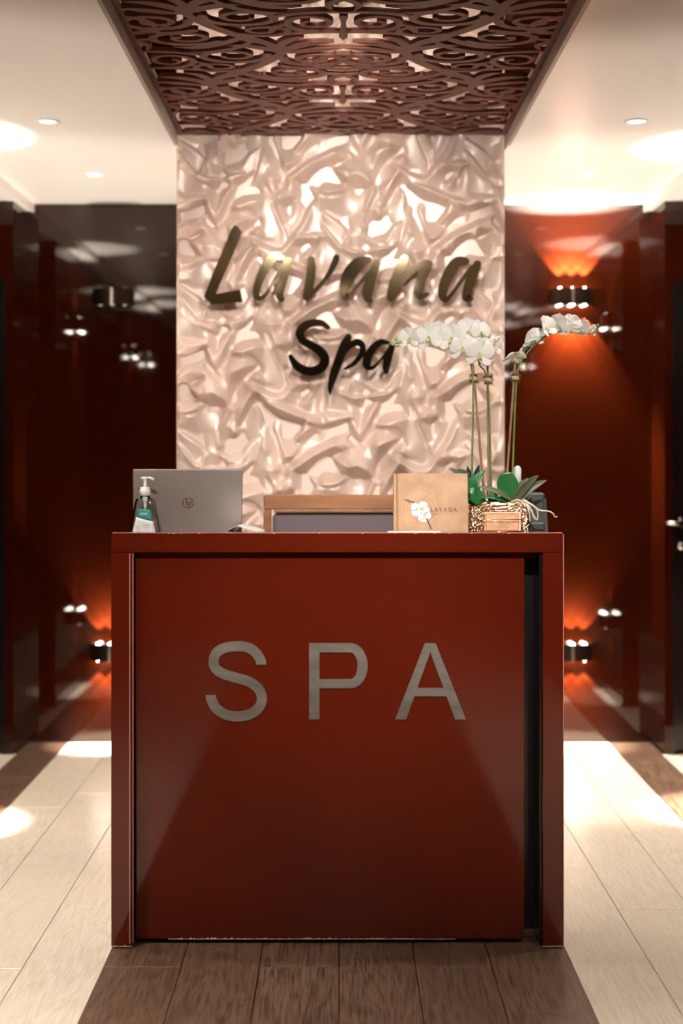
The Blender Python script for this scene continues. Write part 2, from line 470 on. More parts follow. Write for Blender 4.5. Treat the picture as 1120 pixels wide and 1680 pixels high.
def field():
    F=np.full((NY,NX),-1.0)
    m=motif()
    def splat(x,y,r):
        y0=y
        R=r+.012
        for ym in (y0-.74,y0,y0+.74):
            if ym<-.1 or ym>.84: continue
            i0=max(0,int((x-R)/RES));i1=min(NX-1,int((x+R)/RES)+1)
            j0=max(0,int((ym-R)/RES));j1=min(NY-1,int((ym+R)/RES)+1)
            if i1<i0 or j1<j0: continue
            xs=np.arange(i0,i1+1)*RES-x; ys=np.arange(j0,j1+1)*RES-ym
            d=r-np.hypot(xs[None,:],ys[:,None])
            F[j0:j1+1,i0:i1+1]=np.maximum(F[j0:j1+1,i0:i1+1],d)
    for (cx,cy,s) in ((.42,0,1),(.18,.37,-1)):
        for st in m:
            for a,b in zip(st[:-1],st[1:]):
                n=max(1,int(np.hypot(*(b-a)[:2])/.003))
                for k in range(n):
                    p=a+(b-a)*k/n
                    for mx in (1,-1):
                        X=cx+s*p[0]; 
                        for XX in (X,-X,1.2-X):
                            if -.06<XX<.66: splat(XX,(cy+p[1])%.74,p[2])
                        break
    for (ox,oy,s) in ((0,0,1),(.6,.37,-1)):
        for st in (spiral(.085,.085,.078,100,-1.45,.017,.012,.95,sx=1.0),
                   cr([(.0,.175,.010),(.045,.165,.016),(.10,.17,.018),(.17,.19,.014)]),
                   cr([(.165,.10,.012),(.19,.125,.018),(.20,.17,.012)]),
                   cr([(.0,-.01,.012),(.05,-.012,.016),(.12,.0,.016),(.20,.03,.014)]),
                   cr([(.0,.175,.014),(.0,.21,.018),(.0,.25,.004)]),
                   cr([(.0,.03,.018),(.0,.10,.012),(.0,.175,.016)])):
            for a,b in zip(st[:-1],st[1:]):
                n=max(1,int(np.hypot(*(b-a)[:2])/.003))
                for k in range(n):
                    p=a+(b-a)*k/n; X=ox+s*p[0]
                    for XX in (X,-X,1.2-X):
                        if -.06<XX<.66: splat(XX,(oy+p[1])%.74,p[2])
    return F


def lattice():
    F0 = field() - .006
    NXh = 150
    x_lo, x_hi = CX - CW + .006, CX + CW - .006
    y_lo, y_hi = COF_Y0 + .004, FEAT_Y - .004
    y_ref = 3.79
    nx = int(round((x_hi - x_lo) / RES)); ny = int(round((y_hi - y_lo) / RES))
    xs = x_lo + np.arange(nx + 1) * (x_hi - x_lo) / nx; ys = y_lo + np.arange(ny + 1) * (y_hi - y_lo) / ny
    def samp(X, Y):
        fx = np.clip(np.abs(X - CX) / RES, 0, NX - 1.001); fy = ((Y - y_ref) % .74) / RES
        i = fx.astype(int); j = fy.astype(int); a = fx - i; b = fy - j
        j0 = j % NY; j1 = (j + 1) % NY
        return (F0[j0, i] * (1 - a) + F0[j0, i + 1] * a) * (1 - b) + (F0[j1, i] * (1 - a) + F0[j1, i + 1] * a) * b
    XX, YY = np.meshgrid(xs, ys)
    V = samp(XX, YY)
    edge = np.minimum(np.minimum(XX - x_lo, x_hi - XX), np.minimum(YY - y_lo, y_hi - YY))
    V = np.maximum(V, .016 - edge)          # rim
    V[(edge < 1e-9)] = .01
    z0, z1 = LAT_Z, LAT_Z + .006
    verts = []; vid = {}
    def vert(key, x, y):
        if key not in vid:
            vid[key] = len(verts); verts.append((x, y))
        return vid[key]
    faces = []; walls = []
    Pz = V > 0
    cnt = Pz[:-1, :-1].astype(int) + Pz[:-1, 1:] + Pz[1:, :-1] + Pz[1:, 1:]
    for j in range(ny):
        row = cnt[j]
        i = 0
        while i < nx:
            cc = row[i]
            if cc == 0: i += 1; continue
            if cc == 4:
                faces.append((vert((i, j), xs[i], ys[j]), vert((i + 1, j), xs[i + 1], ys[j]), vert((i + 1, j + 1), xs[i + 1], ys[j + 1]), vert((i, j + 1), xs[i], ys[j + 1])))
                i += 1; continue
            cor = [(i, j), (i + 1, j), (i + 1, j + 1), (i, j + 1)]
            poly = []
            for k in range(4):
                a, b = cor[k], cor[(k + 1) % 4]
                va, vb = V[a[1], a[0]], V[b[1], b[0]]
                if va > 0: poly.append((vert(a, xs[a[0]], ys[a[1]]), 0))
                if (va > 0) != (vb > 0):
                    t = va / (va - vb); key = (min(a, b), max(a, b))
                    poly.append((vert(key, xs[a[0]] + (xs[b[0]] - xs[a[0]]) * t, ys[a[1]] + (ys[b[1]] - ys[a[1]]) * t), 1 if va > 0 else 2))
            faces.append(tuple(p[0] for p in poly))
            for k in range(len(poly)):
                p, q = poly[k], poly[(k + 1) % len(poly)]
                if p[1] == 1 and q[1] == 2: walls.append((p[0], q[0]))
            i += 1
    n = len(verts)
    v3 = [(x, y, z0) for x, y in verts] + [(x, y, z1) for x, y in verts]
    f3 = [q[::-1] for q in faces] + [tuple(k + n for k in q) for q in faces] + [(a, b, b + n, a + n) for a, b in walls]
    b = MB(); b.v = v3; b.f = f3
    return b
solo('carved_ceiling_screen', lattice(), M['lattice'], 'dark brown openwork screen of carved scrolls set in the ceiling above the desk', 'ceiling screen')

# ------------------------------------------------------------------ feature wall: satin-fold relief
# one repeat of the folds is 238 x 240 units, dropped by half from column to column (1 unit = 1/447.7 m);
# +: the cloth leans back so that it faces up, -: it faces down.  Coordinates in quarter units.
FOLDS = [
 (-.55, [(275,20),(330,5),(450,15),(430,90),(340,105),(305,165),(270,150),(290,90)]),
 (-.25, [(190,140),(260,190),(420,230),(240,265),(190,250)]),
 (-.35, [(10,100),(60,150),(130,240),(150,265),(100,275),(20,205)]),
 (.55, [(310,180),(400,130),(560,70),(480,130),(430,240),(340,230)]),
 (-.6, [(262,178),(325,215),(290,215)]),
 (-.55, [(270,280),(450,265),(560,190),(510,260),(440,330),(300,305)]),
 (-.65, [(240,285),(285,300),(262,365),(200,325),(120,272)]),
 (.8, [(300,310),(360,330),(320,420),(270,535),(262,480)]),
 (-.45, [(385,350),(368,400),(325,500),(282,545),(312,460),(345,380)]),
 (.9, [(390,400),(430,365),(540,360),(580,430),(540,440),(480,450),(430,480),(370,470)]),
 (.6, [(370,500),(540,550),(430,580),(300,620),(270,590)]),
 (-.75, [(540,555),(480,600),(400,690),(360,800),(342,760),(358,620),(430,580)]),
 (1.0, [(545,565),(575,640),(472,640)]),
 (-.45, [(470,648),(660,685),(560,695),(500,672)]),
 (.5, [(600,30),(640,30),(690,180),(680,290),(580,290),(600,180)]),
 (.75, [(700,60),(790,20),(840,40),(790,160),(760,200),(700,200)]),
 (-.7, [(695,203),(790,200),(735,245)]),
 (-.9, [(780,285),(900,190),(1050,130),(1115,160),(950,235),(850,325),(800,305)]),
 (.85, [(890,310),(1010,260),(1110,330),(1040,400),(930,390)]),
 (1.0, [(660,330),(738,352),(665,425)]),
 (-.7, [(655,440),(760,400),(795,430),(720,472)]),
 (.5, [(10,370),(150,380),(230,410),(50,430)]),
 (-.65, [(5,470),(210,410),(230,440),(120,470),(20,495)]),
 (-.75, [(208,440),(240,520),(268,592),(225,580),(180,520)]),
 (.55, [(30,580),(160,515),(190,560),(210,610),(60,600)]),
 (-.65, [(5,668),(192,625),(60,640),(0,632)]),
 (.95, [(50,690),(180,635),(192,742),(150,730)]),
 (-.85, [(170,750),(240,735),(300,770),(342,825),(240,832)]),
 (.9, [(8,730),(60,730),(160,810),(90,865),(8,860)]),
 (-.2, [(0,900),(225,835),(250,900),(235,1000),(150,1010),(20,960)]),
 (.4, [(220,620),(350,620),(350,800),(270,740)]),
 (.55, [(370,800),(480,740),(522,720),(420,830),(360,870)]),
 (-.75, [(540,728),(595,800),(540,805)]),
 (.8, [(600,800),(750,818),(970,908),(860,922),(720,862)]),
 (-.75, [(765,728),(800,690),(960,680),(930,735),(900,800),(885,730),(830,735)]),
 (.85, [(835,740),(870,712),(895,730),(870,800),(830,815),(818,790)]),
 (-.6, [(910,955),(950,1000),(870,1045),(820,1100),(840,1020)]),
]
STROKES = [
 (.9, 8, [(20,25),(100,75),(175,130),(185,180),(160,240),(175,270),(235,280),(400,262),(450,250)]),
 (.7, 6, [(10,100),(80,190),(140,262)]),
 (.7, 6, [(570,90),(540,210),(490,300),(430,350)]),
 (-.45, 9, [(380,484),(500,492),(545,535)]),
 (.5, 9, [(600,340),(650,500),(700,620)]),
 (-.55, 9, [(640,440),(690,560),(728,645)]),
 (.6, 9, [(742,510),(737,640)]),
 (-.4, 9, [(700,500),(722,570)]),
 (-.5, 8, [(600,330),(640,400),(650,440)]),
 (.75, 18, [(480,670),(600,735),(690,752),(745,690),(840,560),(890,420),(930,395),(1060,395)]),
 (-.45, 9, [(645,30),(690,160),(722,260)]),
 (-.6, 12, [(800,100),(840,60),(890,25)]),
 (.85, 22, [(752,262),(870,180),(1000,110),(1120,30)]),
 (-.7, 10, [(858,330),(905,392)]),
 (.6, 7, [(790,430),(862,452)]),
 (-.8, 16, [(60,690),(150,768),(245,822)]),
 (-.55, 9, [(10,872),(90,872),(182,830)]),
 (-.85, 18, [(520,742),(462,850),(410,940)]),
 (.75, 18, [(542,830),(590,900),(585,1000),(600,1100)]),
 (-1.0, 24, [(592,830),(700,880),(832,930)]),
 (.55, 12, [(800,660),(970,650)]),
 (-.8, 11, [(880,940),(960,962),(1100,950)]),
 (.8, 9, [(845,935),(810,1000)]),
 (.6, 8, [(350,830),(280,975),(300,1080)]),
 (-.7, 14, [(352,862),(318,960)]),
 (.5, 10, [(386,880),(386,990)]),
]
def relief_field():
    W2, H2 = 476, 240
    T = np.zeros((H2, W2))
    def put(mask, iu, iv, val):
        J, I = np.nonzero(mask)
        for k in (0, 1):
            T[(iv + J + 120 * k) % H2, (iu + I + 238 * k) % W2] = val
    for val, poly in FOLDS:
        P = np.array(poly, float) / 4
        u0, v0 = np.floor(P.min(0)).astype(int) - 1; u1, v1 = np.ceil(P.max(0)).astype(int) + 1
        U, V = np.meshgrid(np.arange(u0, u1 + 1) + .5, np.arange(v0, v1 + 1) + .5)
        ins = np.zeros(U.shape, bool)
        for a, b in zip(P, np.roll(P, -1, 0)):
            c = (a[1] > V) != (b[1] > V)
            with np.errstate(divide='ignore', invalid='ignore'):
                xi = (b[0] - a[0]) * (V - a[1]) / (b[1] - a[1]) + a[0]
            ins ^= c & (U < xi)
        put(ins, u0, v0, val)
    for val, w, line in STROKES:
        P = catmull(line, 10) / 4; w = w / 4 + .6
        u0, v0 = np.floor(P.min(0) - w).astype(int) - 1; u1, v1 = np.ceil(P.max(0) + w).astype(int) + 1
        U, V = np.meshgrid(np.arange(u0, u1 + 1) + .5, np.arange(v0, v1 + 1) + .5)
        d = np.full(U.shape, 1e9)
        for a, b in zip(P[:-1], P[1:]):
            ab = b - a; L2 = max(1e-9, (ab ** 2).sum())
            t = np.clip(((U - a[0]) * ab[0] + (V - a[1]) * ab[1]) / L2, 0, 1)
            d = np.minimum(d, np.hypot(U - a[0] - t * ab[0], V - a[1] - t * ab[1]))
        put(d < w, u0, v0, val)
    ku = np.fft.fftfreq(W2) * 2 * np.pi; kv = np.fft.fftfreq(H2) * 2 * np.pi
    KU, KV = np.meshgrid(ku, kv)
    FT = np.fft.fft2(T - T.mean()) * np.exp(-.5 * (1.3 ** 2) * (KU ** 2 + KV ** 2))
    den = KV ** 2 + .12 * KU ** 2 + 2e-3
    h = np.real(np.fft.ifft2(FT * (-1j * KV) / den))
    return h                      # in units, slope 1 where T = 1
RELIEF = relief_field()
SLOPE = 2.9
def relief_at(u, v):
    H2, W2 = RELIEF.shape
    u = np.asarray(u) % W2; v = np.asarray(v) % H2
    i = np.floor(u).astype(int); j = np.floor(v).astype(int); a = u - i; b = v - j
    i0, i1, j0, j1 = i % W2, (i + 1) % W2, j % H2, (j + 1) % H2
    h = (RELIEF[j0, i0] * (1 - a) + RELIEF[j0, i1] * a) * (1 - b) + (RELIEF[j1, i0] * (1 - a) + RELIEF[j1, i1] * a) * b
    return h * SLOPE / 447.7
RMAX = RELIEF.max() * SLOPE / 447.7
def feature_panel():
    z0, z1 = .95, LAT_Z + .05
    nx, nz = 360, 470
    X = FL + (FR - FL) * np.arange(nx + 1) / nx; Z = z0 + (z1 - z0) * np.arange(nz + 1) / nz
    XX, ZZ = np.meshgrid(X, Z)
    u = (556 + XX * 447.7) - 288; v = (743 - (ZZ - EYE) * 447.7) - 220
    h = relief_at(u, v)
    e = np.clip(np.minimum(XX - FL, FR - XX) / .016, 0, 1); h = h * (e * e * (3 - 2 * e))
    YY = FEAT_Y + RMAX * .55 - h
    b = MB()
    n = nx + 1
    b.v = list(zip(XX.ravel().tolist(), YY.ravel().tolist(), ZZ.ravel().tolist()))
    J, I = np.meshgrid(np.arange(nz), np.arange(nx), indexing='ij')
    a = (J * n + I).ravel()
    b.f = list(zip(a.tolist(), (a + 1).tolist(), (a + n + 1).tolist(), (a + n).tolist()))
    # returns at the two sides
    for col, x in ((0, FL), (nx, FR)):
        base = len(b.v)
        for j in range(nz + 1): b.v.append((x, FEAT_Y + .06, float(Z[j])))
        for j in range(nz):
            q = (j * n + col, (j + 1) * n + col, base + j + 1, base + j)
            b.f.append(q if col else q[::-1])
    return b
wf = solo('wall_feature', MB().box(FL, FR, FEAT_Y + .055, BACK_Y + .05, .004, CEIL + .12), M['satin'], 'pale blush satin-fold feature wall behind the desk', kind='structure')
part('relief_panel', feature_panel(), M['satin'], wf, True)
part('lower_panel', MB().box(FL, FR, FEAT_Y, FEAT_Y + .055, .004, .95), M['satin'], wf)

# ------------------------------------------------------------------ brush lettering on the feature wall
def ribbon(mb, line, org, y0, y1):
    """brush stroke (x, y, width in quarter pixels of the photo) as a solid ribbon between depths y0 (front) and y1"""
    P = catmull(line, 6); n = len(P)
    L_, R_ = [], []
    for i in range(n):
        t = P[min(i + 1, n - 1)][:2] - P[max(i - 1, 0)][:2]; t = t / max(1e-9, np.hypot(*t)); nn = np.array((-t[1], t[0])); w = P[i][2] / 2
        L_.append(P[i][:2] + nn * w); R_.append(P[i][:2] - nn * w)
    def arc(c, a, b):
        va = a - c; out = []
        for k in range(1, 5):
            w = math.pi * k / 5 ; cs, sn = math.cos(w), -math.sin(w)
            out.append(c + np.array((va[0] * cs - va[1] * sn, va[0] * sn + va[1] * cs)))
        return out
    e1 = arc(P[-1][:2], L_[-1], R_[-1]); e0 = arc(P[0][:2], R_[0], L_[0])
    def w3(p, y):
        q = at(org[0] + p[0] / 4, org[1] + p[1] / 4, FEAT_Y); return (q.x, y, q.z)
    v = []; f = []
    for yy in (y0, y1):
        for a, b in zip(L_, R_): v += [w3(a, yy), w3(b, yy)]
    for i in range(n - 1):
        a = 2 * i; f.append((a, a + 2, a + 3, a + 1)); o = 2 * n; f.append((o + a, o + a + 1, o + a + 3, o + a + 2))
        f.append((a, o + a, o + a + 2, a + 2)); f.append((a + 1, a + 3, o + a + 3, o + a + 1))
    mb.add(v, f)
    for base, tip, cap in ((L_[-1], R_[-1], e1), (R_[0], L_[0], e0)):
        poly = [base] + cap + [tip]
        mb.prism(poly, lambda *p: w3(np.array(p), y0), lambda *p: w3(np.array(p), y1))
R1, R2, R3, R4 = (288, 220), (550, 220), (288, 460), (420, 560)
LETTERS = [
 ('a', R1, [[(700,822,34),(650,815,58),(590,885,62),(548,980,52),(532,1050,46),(550,1085,32),(595,1060,22),(645,975,20),(705,880,30)], [(738,845,54),(716,930,58),(696,1010,54),(684,1065,50),(696,1090,40)]]),
 ('v', R1, [[(890,835,50),(890,900,58),(878,1000,60),(860,1075,52)], [(862,1088,30),(920,1030,30),(990,950,28),(1036,870,40),(1055,818,42)]]),
 ('a', R2, [[(215,835,44),(150,858,80),(92,930,90),(62,1010,70),(62,1075,46),(95,1060,26),(160,985,22),(238,895,26)], [(272,850,48),(242,930,62),(218,1010,74),(208,1075,58),(225,1100,38)]]),
 ('n', R2, [[(450,825,54),(420,900,70),(385,1000,74),(362,1075,60)], [(378,1055,30),(440,970,32),(510,900,42),(570,862,52),(605,862,56)], [(603,865,56),(565,950,60),(537,1030,56),(552,1070,46),(598,1058,28)]]),
 ('a', R2, [[(850,842,48),(790,852,72),(742,920,74),(706,1000,64),(698,1070,54),(725,1092,34),(775,1035,24),(835,950,24),(890,880,30)], [(925,862,52),(892,940,68),(862,1030,64),(853,1080,54),(880,1088,38)]]),
 ('S', R3, [[(1000,315,30),(960,288,40),(900,285,50),(842,310,56),(817,352,56),(835,398,52),(890,430,52),(948,468,60),(980,520,62),(958,575,62),(900,600,60),(842,592,58),(792,560,52),(756,505,30)]]),
 ('p', R4, [[(605,-22,46),(580,30,60),(545,120,60),(510,220,54),(488,300,38),(486,350,12)], [(572,80,30),(620,30,40),(668,12,46),(698,42,42),(688,92,36),(640,150,30),(582,185,16)]]),
 ('a', R4, [[(865,15,24),(812,12,42),(760,58,52),(727,118,56),(728,165,48),(762,178,24),(812,130,16),(862,66,20)], [(887,42,44),(866,100,54),(851,160,50),(851,200,38)]]),
]
LF, LB = FEAT_Y - RMAX * .62, FEAT_Y - RMAX * .62 + .012
sign = thing('wall_sign', (0.0, FEAT_Y - .03, 1.55), 'bronze mirror brush-script letters reading Lavana Spa on the satin wall', 'sign')
lm = MB()
poly = [(385,372),(391,374),(398,384),(383,420),(355,484),(372,481),(395,477),(397,486),(399,497),(370,499),(348,501),(336,489),(350,452),(368,410),(378,385)]
def lw(x, y, d): q = at(x, y, FEAT_Y); return (q.x, d, q.z)
lm.prism(poly, lambda x, y: lw(x, y, LF), lambda x, y: lw(x, y, LB))
part('letter', lm, M['gold'], sign)
for ch, org, strokes in LETTERS:
    lm = MB()
    for k, st in enumerate(strokes): ribbon(lm, st, org, LF + .0004 * k, LB)
    part('letter', lm, M['gold'], sign)
# stand-off pins carry the letters clear of the folds
for x, y in ((365, 430), (370, 492), (432, 440), (466, 470), (511, 450), (540, 460), (574, 455), (612, 455), (652, 455), (693, 460), (735, 450), (770, 455), (495, 545), (530, 600), (562, 580), (604, 590), (633, 590)):
    p = at(x, y, FEAT_Y)
    part('stand_off_pin', MB().tube([(p.x, LB - .001, p.z), (p.x, FEAT_Y + .058, p.z)], .003, 8), M['gold'], sign)


# ------------------------------------------------------------------ lamps
def spot(parent, loc, d, watts, size, blend, rad, col=WARM):
    l = bpy.data.lights.new('lamp_light', 'SPOT'); l.energy = watts; l.spot_size = math.radians(size); l.spot_blend = blend
    l.shadow_soft_size = rad; l.color = col
    o = bpy.data.objects.new('lamp_light', l); link(o, parent)
    o.location = loc; o.rotation_euler = Vector(d).to_track_quat('-Z', 'Y').to_euler()
    return o

n = 14
prof = [(-.09, 0), (-.09, .022)] + [(-.09 * math.cos(math.pi * k / n), .022 + .040 * math.sin(math.pi * k / n)) for k in range(1, n)] + [(.09, .022), (.09, 0)]
body_mb = MB()
ins = [(x * .93, .003 + y * .90) for x, y in prof]
body_mb.loft([[(x, -y, z) for x, y in P] for P, z in ((ins, .028), (ins, .0375), (prof, .0375), (prof, -.0375), (ins, -.0375), (ins, -.028))])
SC_BODY = body_mb.mesh('sconce_body', M['bronze'])
SC_PLATE = MB().box(-.05, .05, -.004, 0, -.030, .030).mesh('back_plate', M['bronze'])
SC_STRIP = MB().box(-.006, .006, -.0655, -.0615, -.0375, .0375, .0008).mesh('front_strip', M['chrome'])
SC_BULB = MB().sphere((0, 0, 0), .0125, 14, 10).mesh('bulb', M['bulb'], True)
SC_BULB_OFF = MB().sphere((0, 0, 0), .0125, 14, 10).mesh('bulb', M['bulb_off'], True)
def sconce(loc, rz, label, lit=True, power=1.0, group='wall sconces', bulbs=3):
    t = thing('wall_sconce', loc, label, 'wall lamp', group, rz)
    for nm, me in (('back_plate', SC_PLATE), ('sconce_body', SC_BODY), ('front_strip', SC_STRIP)):
        link(bpy.data.objects.new(nm, me), t)
    for z, s in ((.029, 1), (-.029, -1)):
        for x in (-.055, 0, .055):
            b = link(bpy.data.objects.new('bulb', SC_BULB if lit else SC_BULB_OFF), t); b.location = (x, -.034, z)
            if lit and bulbs == 3:
                spot(t, (x, -.034, z + s * .022), (0, -.02, s), power * (SCONCE_UP if s > 0 else SCONCE_DOWN), 74, .35, .006)
        if lit and bulbs == 1:
            spot(t, (0, -.034, z + s * .022), (0, -.05, s), SIDE_SCONCE, 82, .35, .02)
    return t
ZU, ZL = 2.015, .413
sconce((1.05, BACK_Y, ZU), 0, 'lit bronze wall sconce high on the red wall behind the orchid spray', power=1.5)
sconce((1.05, BACK_Y, ZL), 0, 'lit bronze wall sconce low on the red wall right of the desk', power=.4)
sconce((-1.02, BACK_Y, ZU), 0, 'unlit dark wall sconce high on the red wall left of the satin panel', lit=False)
sconce((-1.03, BACK_Y, ZL), 0, 'lit bronze wall sconce low on the red wall left of the desk', power=.4)
H = math.pi / 2
for s, y in ((-1, 5.02), (1, 5.22)):
    side = 'left' if s < 0 else 'right'
    sconce((s * X_SIDE, y, ZU), -H * s, 'lit upper wall sconce on the %s corridor wall nearest the door' % side, group='corridor wall sconces', bulbs=1)
    sconce((s * X_SIDE, y, ZL), -H * s, 'lit lower wall sconce on the %s corridor wall nearest the door' % side, group='corridor wall sconces', bulbs=1)
for s, y, w in ((-1, 2.95, 'second'), (-1, 2.13, 'third'), (1, 1.88, 'second'), (1, .73, 'third')):
    sconce((s * X_SIDE, y, ZU), -H * s, 'lit upper wall sconce on the %s corridor wall, %s from the door' % ('left' if s < 0 else 'right', w), group='corridor wall sconces', bulbs=1)

rim_mb = MB(); nn = 32
rim_mb.loft([[(r * math.cos(2 * math.pi * k / nn), r * math.sin(2 * math.pi * k / nn), z) for k in range(nn)]
             for r, z in ((.028, .0), (.030, -.004), (.040, -.005), (.044, -.002), (.044, .0))], cap=False)
DL_RIM = rim_mb.mesh('rim', M['trim_white'], True)
DL_LENS = MB().lathe([(.030, -.0005), (.026, -.0015), (.010, -.0028), (.001, -.003)], n=24).mesh('lens', M['lens_lit'], True)
def downlight(x, y, label, watts):
    t = thing('recessed_downlight', (x, y, CEIL), label, 'ceiling light', 'recessed downlights')
    link(bpy.data.objects.new('rim', DL_RIM), t); link(bpy.data.objects.new('lens', DL_LENS), t)
    spot(t, (0, 0, -.012), (0, 0, -1), watts, 110, .9, .03, (1, .94, .87))
for s in (-1, 1):
    side = 'left' if s < 0 else 'right'
    for k, y in enumerate((5.76, 4.83, 3.9, 2.95, 2.0, 1.05, .1, -.9, -1.9)):
        lab = 'small round recessed ceiling downlight on the %s, %s' % (side, ['farthest, nearest the red wall', 'second from the red wall', 'third from the red wall', 'fourth from the red wall', 'fifth from the red wall', 'sixth from the red wall', 'seventh from the red wall', 'eighth from the red wall', 'ninth from the red wall'][k])
        downlight(s * 1.0 + .01, y, lab, DOWNLIGHT * (.05, .3, 1.1, .45, .3, .3, .25, .25, .25)[k])

lob_rim = MB().loft([[(r * math.cos(2 * math.pi * k / nn), r * math.sin(2 * math.pi * k / nn), z) for k in range(nn)]
             for r, z in ((.085, .0), (.087, -.005), (.100, -.006), (.105, -.002), (.105, .0))], cap=False).mesh('rim', M['trim_white'], True)
lob_lens = MB().lathe([(.087, -.001), (.080, -.003), (.030, -.005), (.001, -.005)], n=32).mesh('lens', M['lens_lit'], True)
for k, y in enumerate((.55, -.75, -2.05)):  # unseen lights added to fill the approach
    t = thing('added_ceiling_light', (CX, y, CEIL), 'added wide round ceiling light over the corridor axis, %s behind the viewer' % ('first', 'second', 'third')[k], 'ceiling light', 'added corridor ceiling lights')
    link(bpy.data.objects.new('rim', lob_rim), t); link(bpy.data.objects.new('lens', lob_lens), t)
    spot(t, (0, 0, -.02), (0, 0, -1), LOBBY_FILL, 165, .35, .085, (1, .94, .87))

def add_fill_spot(x, y, target, watts, size, blend, label):  # fixtures added out of view to brighten the satin wall and desk
    t = thing('fill_spot', (x, y, LAT_Z), label, 'fill_spot', 'added spotlights on the carved screen')
    d = (Vector(target) - Vector((x, y, LAT_Z - .085))).normalized()
    part('mount', MB().lathe([(.030, 0), (.030, -.010), (.006, -.012), (.006, -.05)][::-1], n=20), M['bronze'], t, True, local=True)
    c = Vector((0, 0, -.085)); q = d.to_track_quat('Z', 'Y').to_matrix()
    rings = [[tuple(c + q @ Vector((r * math.cos(2 * math.pi * k / 20), r * math.sin(2 * math.pi * k / 20), h))) for k in range(20)]
             for r, h in ((.010, -.045), (.030, -.040), (.034, .040), (.031, .040), (.029, .020))]
    part('lamp_head', MB().loft(rings), M['bronze'], t, True, local=True)
    g = [[tuple(c + q @ Vector((r * math.cos(2 * math.pi * k / 20), r * math.sin(2 * math.pi * k / 20), h))) for k in range(20)] for r, h in ((.028, .024), (.020, .030), (.004, .031))]
    part('lens', MB().loft(g), M['lens_lit'], t, True, local=True)
    spot(t, c + d * .045, d, watts, size, blend, .03, (1, .94, .87))
add_fill_spot(-.30, 3.22, (.31, FEAT_Y, 1.70), WASH_L, 57, .4, 'added bronze spotlight under the carved screen aimed at the satin wall, left one')
add_fill_spot(-.42, 1.25, (-.32, DESK_Y, 1.12), DESK_L, 36, 1.0, 'added bronze spotlight under the carved screen aimed at the desk, left one')
add_fill_spot(.32, 3.22, (-.29, FEAT_Y, 1.70), WASH_R, 57, .4, 'added bronze spotlight under the carved screen aimed at the satin wall, right one')
add_fill_spot(.46, 1.25, (.34, DESK_Y, 1.12), DESK_R, 36, 1.0, 'added bronze spotlight under the carved screen aimed at the desk, right one')

# ------------------------------------------------------------------ reception desk
DL_, DR_ = -.6030, .5935           # outer faces
LEG = .0555; TOPZ = 1.100; BAND = .0535; LEDGE = .048; WORK = 1.058; DESK_BACK = 4.36
LD = M['lacquer_desk']
M['lacquer_dark'] = mat('lacquer_black', (.006, .004, .004), .3, coat=.5, coat_rough=.1)
desk = thing('reception_desk', ((DL_ + DR_) / 2, DESK_Y + .3, 0), 'dark red lacquered reception desk with steel letters reading SPA', 'desk')
def fbox(name, x0, x1, y0, y1, z0, z1, m, b=.0025, parent=desk, label=None):
    return part(name, MB().box(x0, x1, y0, y1, z0, z1, b), m, parent, label=label)
fbox('side_panel', DL_, DL_ + LEG, DESK_Y, DESK_BACK, .004, TOPZ - BAND, LD)
fbox('side_panel', DR_ - LEG, DR_, DESK_Y, DESK_BACK, .004, TOPZ - BAND, LD)
fbox('top_rail', DL_, DR_, DESK_Y, DESK_Y + LEDGE, TOPZ - BAND + .0004, TOPZ, LD)
fbox('worktop', DL_, DR_, DESK_Y + LEDGE + .001, DESK_BACK, WORK - .028, WORK, LD)
PX1 = .4950; PY = DESK_Y + .036
fp = fbox('front_panel', DL_ + LEG + .0034, PX1, PY, PY + .018, .012, TOPZ - BAND - .001, LD, .0015)
M['edge_glint_wear'] = mat('pale_edge_glint_wear', (.50, .22, .19), .35, coat=.4)  # edge glints on the frame painted in pale pink; wear along the top rail
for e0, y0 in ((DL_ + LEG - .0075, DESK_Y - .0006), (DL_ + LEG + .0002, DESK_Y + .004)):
    fbox('glint_wear_strip', e0, e0 + .0028, y0, y0 + .008, .012, TOPZ - BAND - .002, M['edge_glint_wear'], .0003, label='pale pink painted edge glint')
fbox('glint_wear_strip', DR_ - .0012, DR_ + .0012, DESK_Y - .0008, DESK_Y + .004, .006, TOPZ - .004, M['edge_glint_wear'], .0003, label='pale pink painted edge glint')
fbox('recess_back', DL_ + LEG + .001, DR_ - LEG - .001, PY + .10, PY + .112, .006, TOPZ - BAND - .001, M['lacquer_dark'], .001)
fbox('recess_strip', DR_ - LEG - .0065, DR_ - LEG - .0005, DESK_Y + .012, PY + .098, .006, TOPZ - BAND - .002, M['lacquer_dark'], .001)
# chipped lower edge of the front panel, worn spots on the corners
ch = MB(); rr = random.Random(3)
x = at(276, 1540, PY).x
while x < at(742, 1540, PY).x:
    w = rr.uniform(.004, .012); t = (x - at(276, 1540, PY).x) / .75
    hgt = rr.uniform(.0012, .0045) * (1.0 if t < .9 else .5)
    ch.prism([(x, .0115), (x + w, .0115), (x + w * .8, .0115 + hgt), (x + w * .3, .0115 + hgt * rr.uniform(.6, 1.2))],
             lambda a, b: (a, PY - .0006, b), lambda a, b: (a, PY + .004, b))
    x += w * rr.uniform(.8, 1.1)
part('chipped_edge', ch, M['chip'], fp, label='pale chipped board along the lower edge')
for (x0, x1, s) in ((DL_, DL_ + LEG, 1), (DR_ - LEG, DR_, -1)):
    ch = MB(); x = x0
    while x < x1 - .004:
        w = rr.uniform(.004, .010); hgt = rr.uniform(.001, .005)
        ch.prism([(x, .004), (min(x + w, x1), .004), (min(x + w, x1), .004 + hgt), (x, .004 + hgt * rr.uniform(.3, 1))], lambda a, b: (a, DESK_Y - .0006, b), lambda a, b: (a, DESK_Y + .004, b))
        x += w
    part('worn_foot', ch, M['chip'], desk, label='pale worn paint at the foot of the side panel')
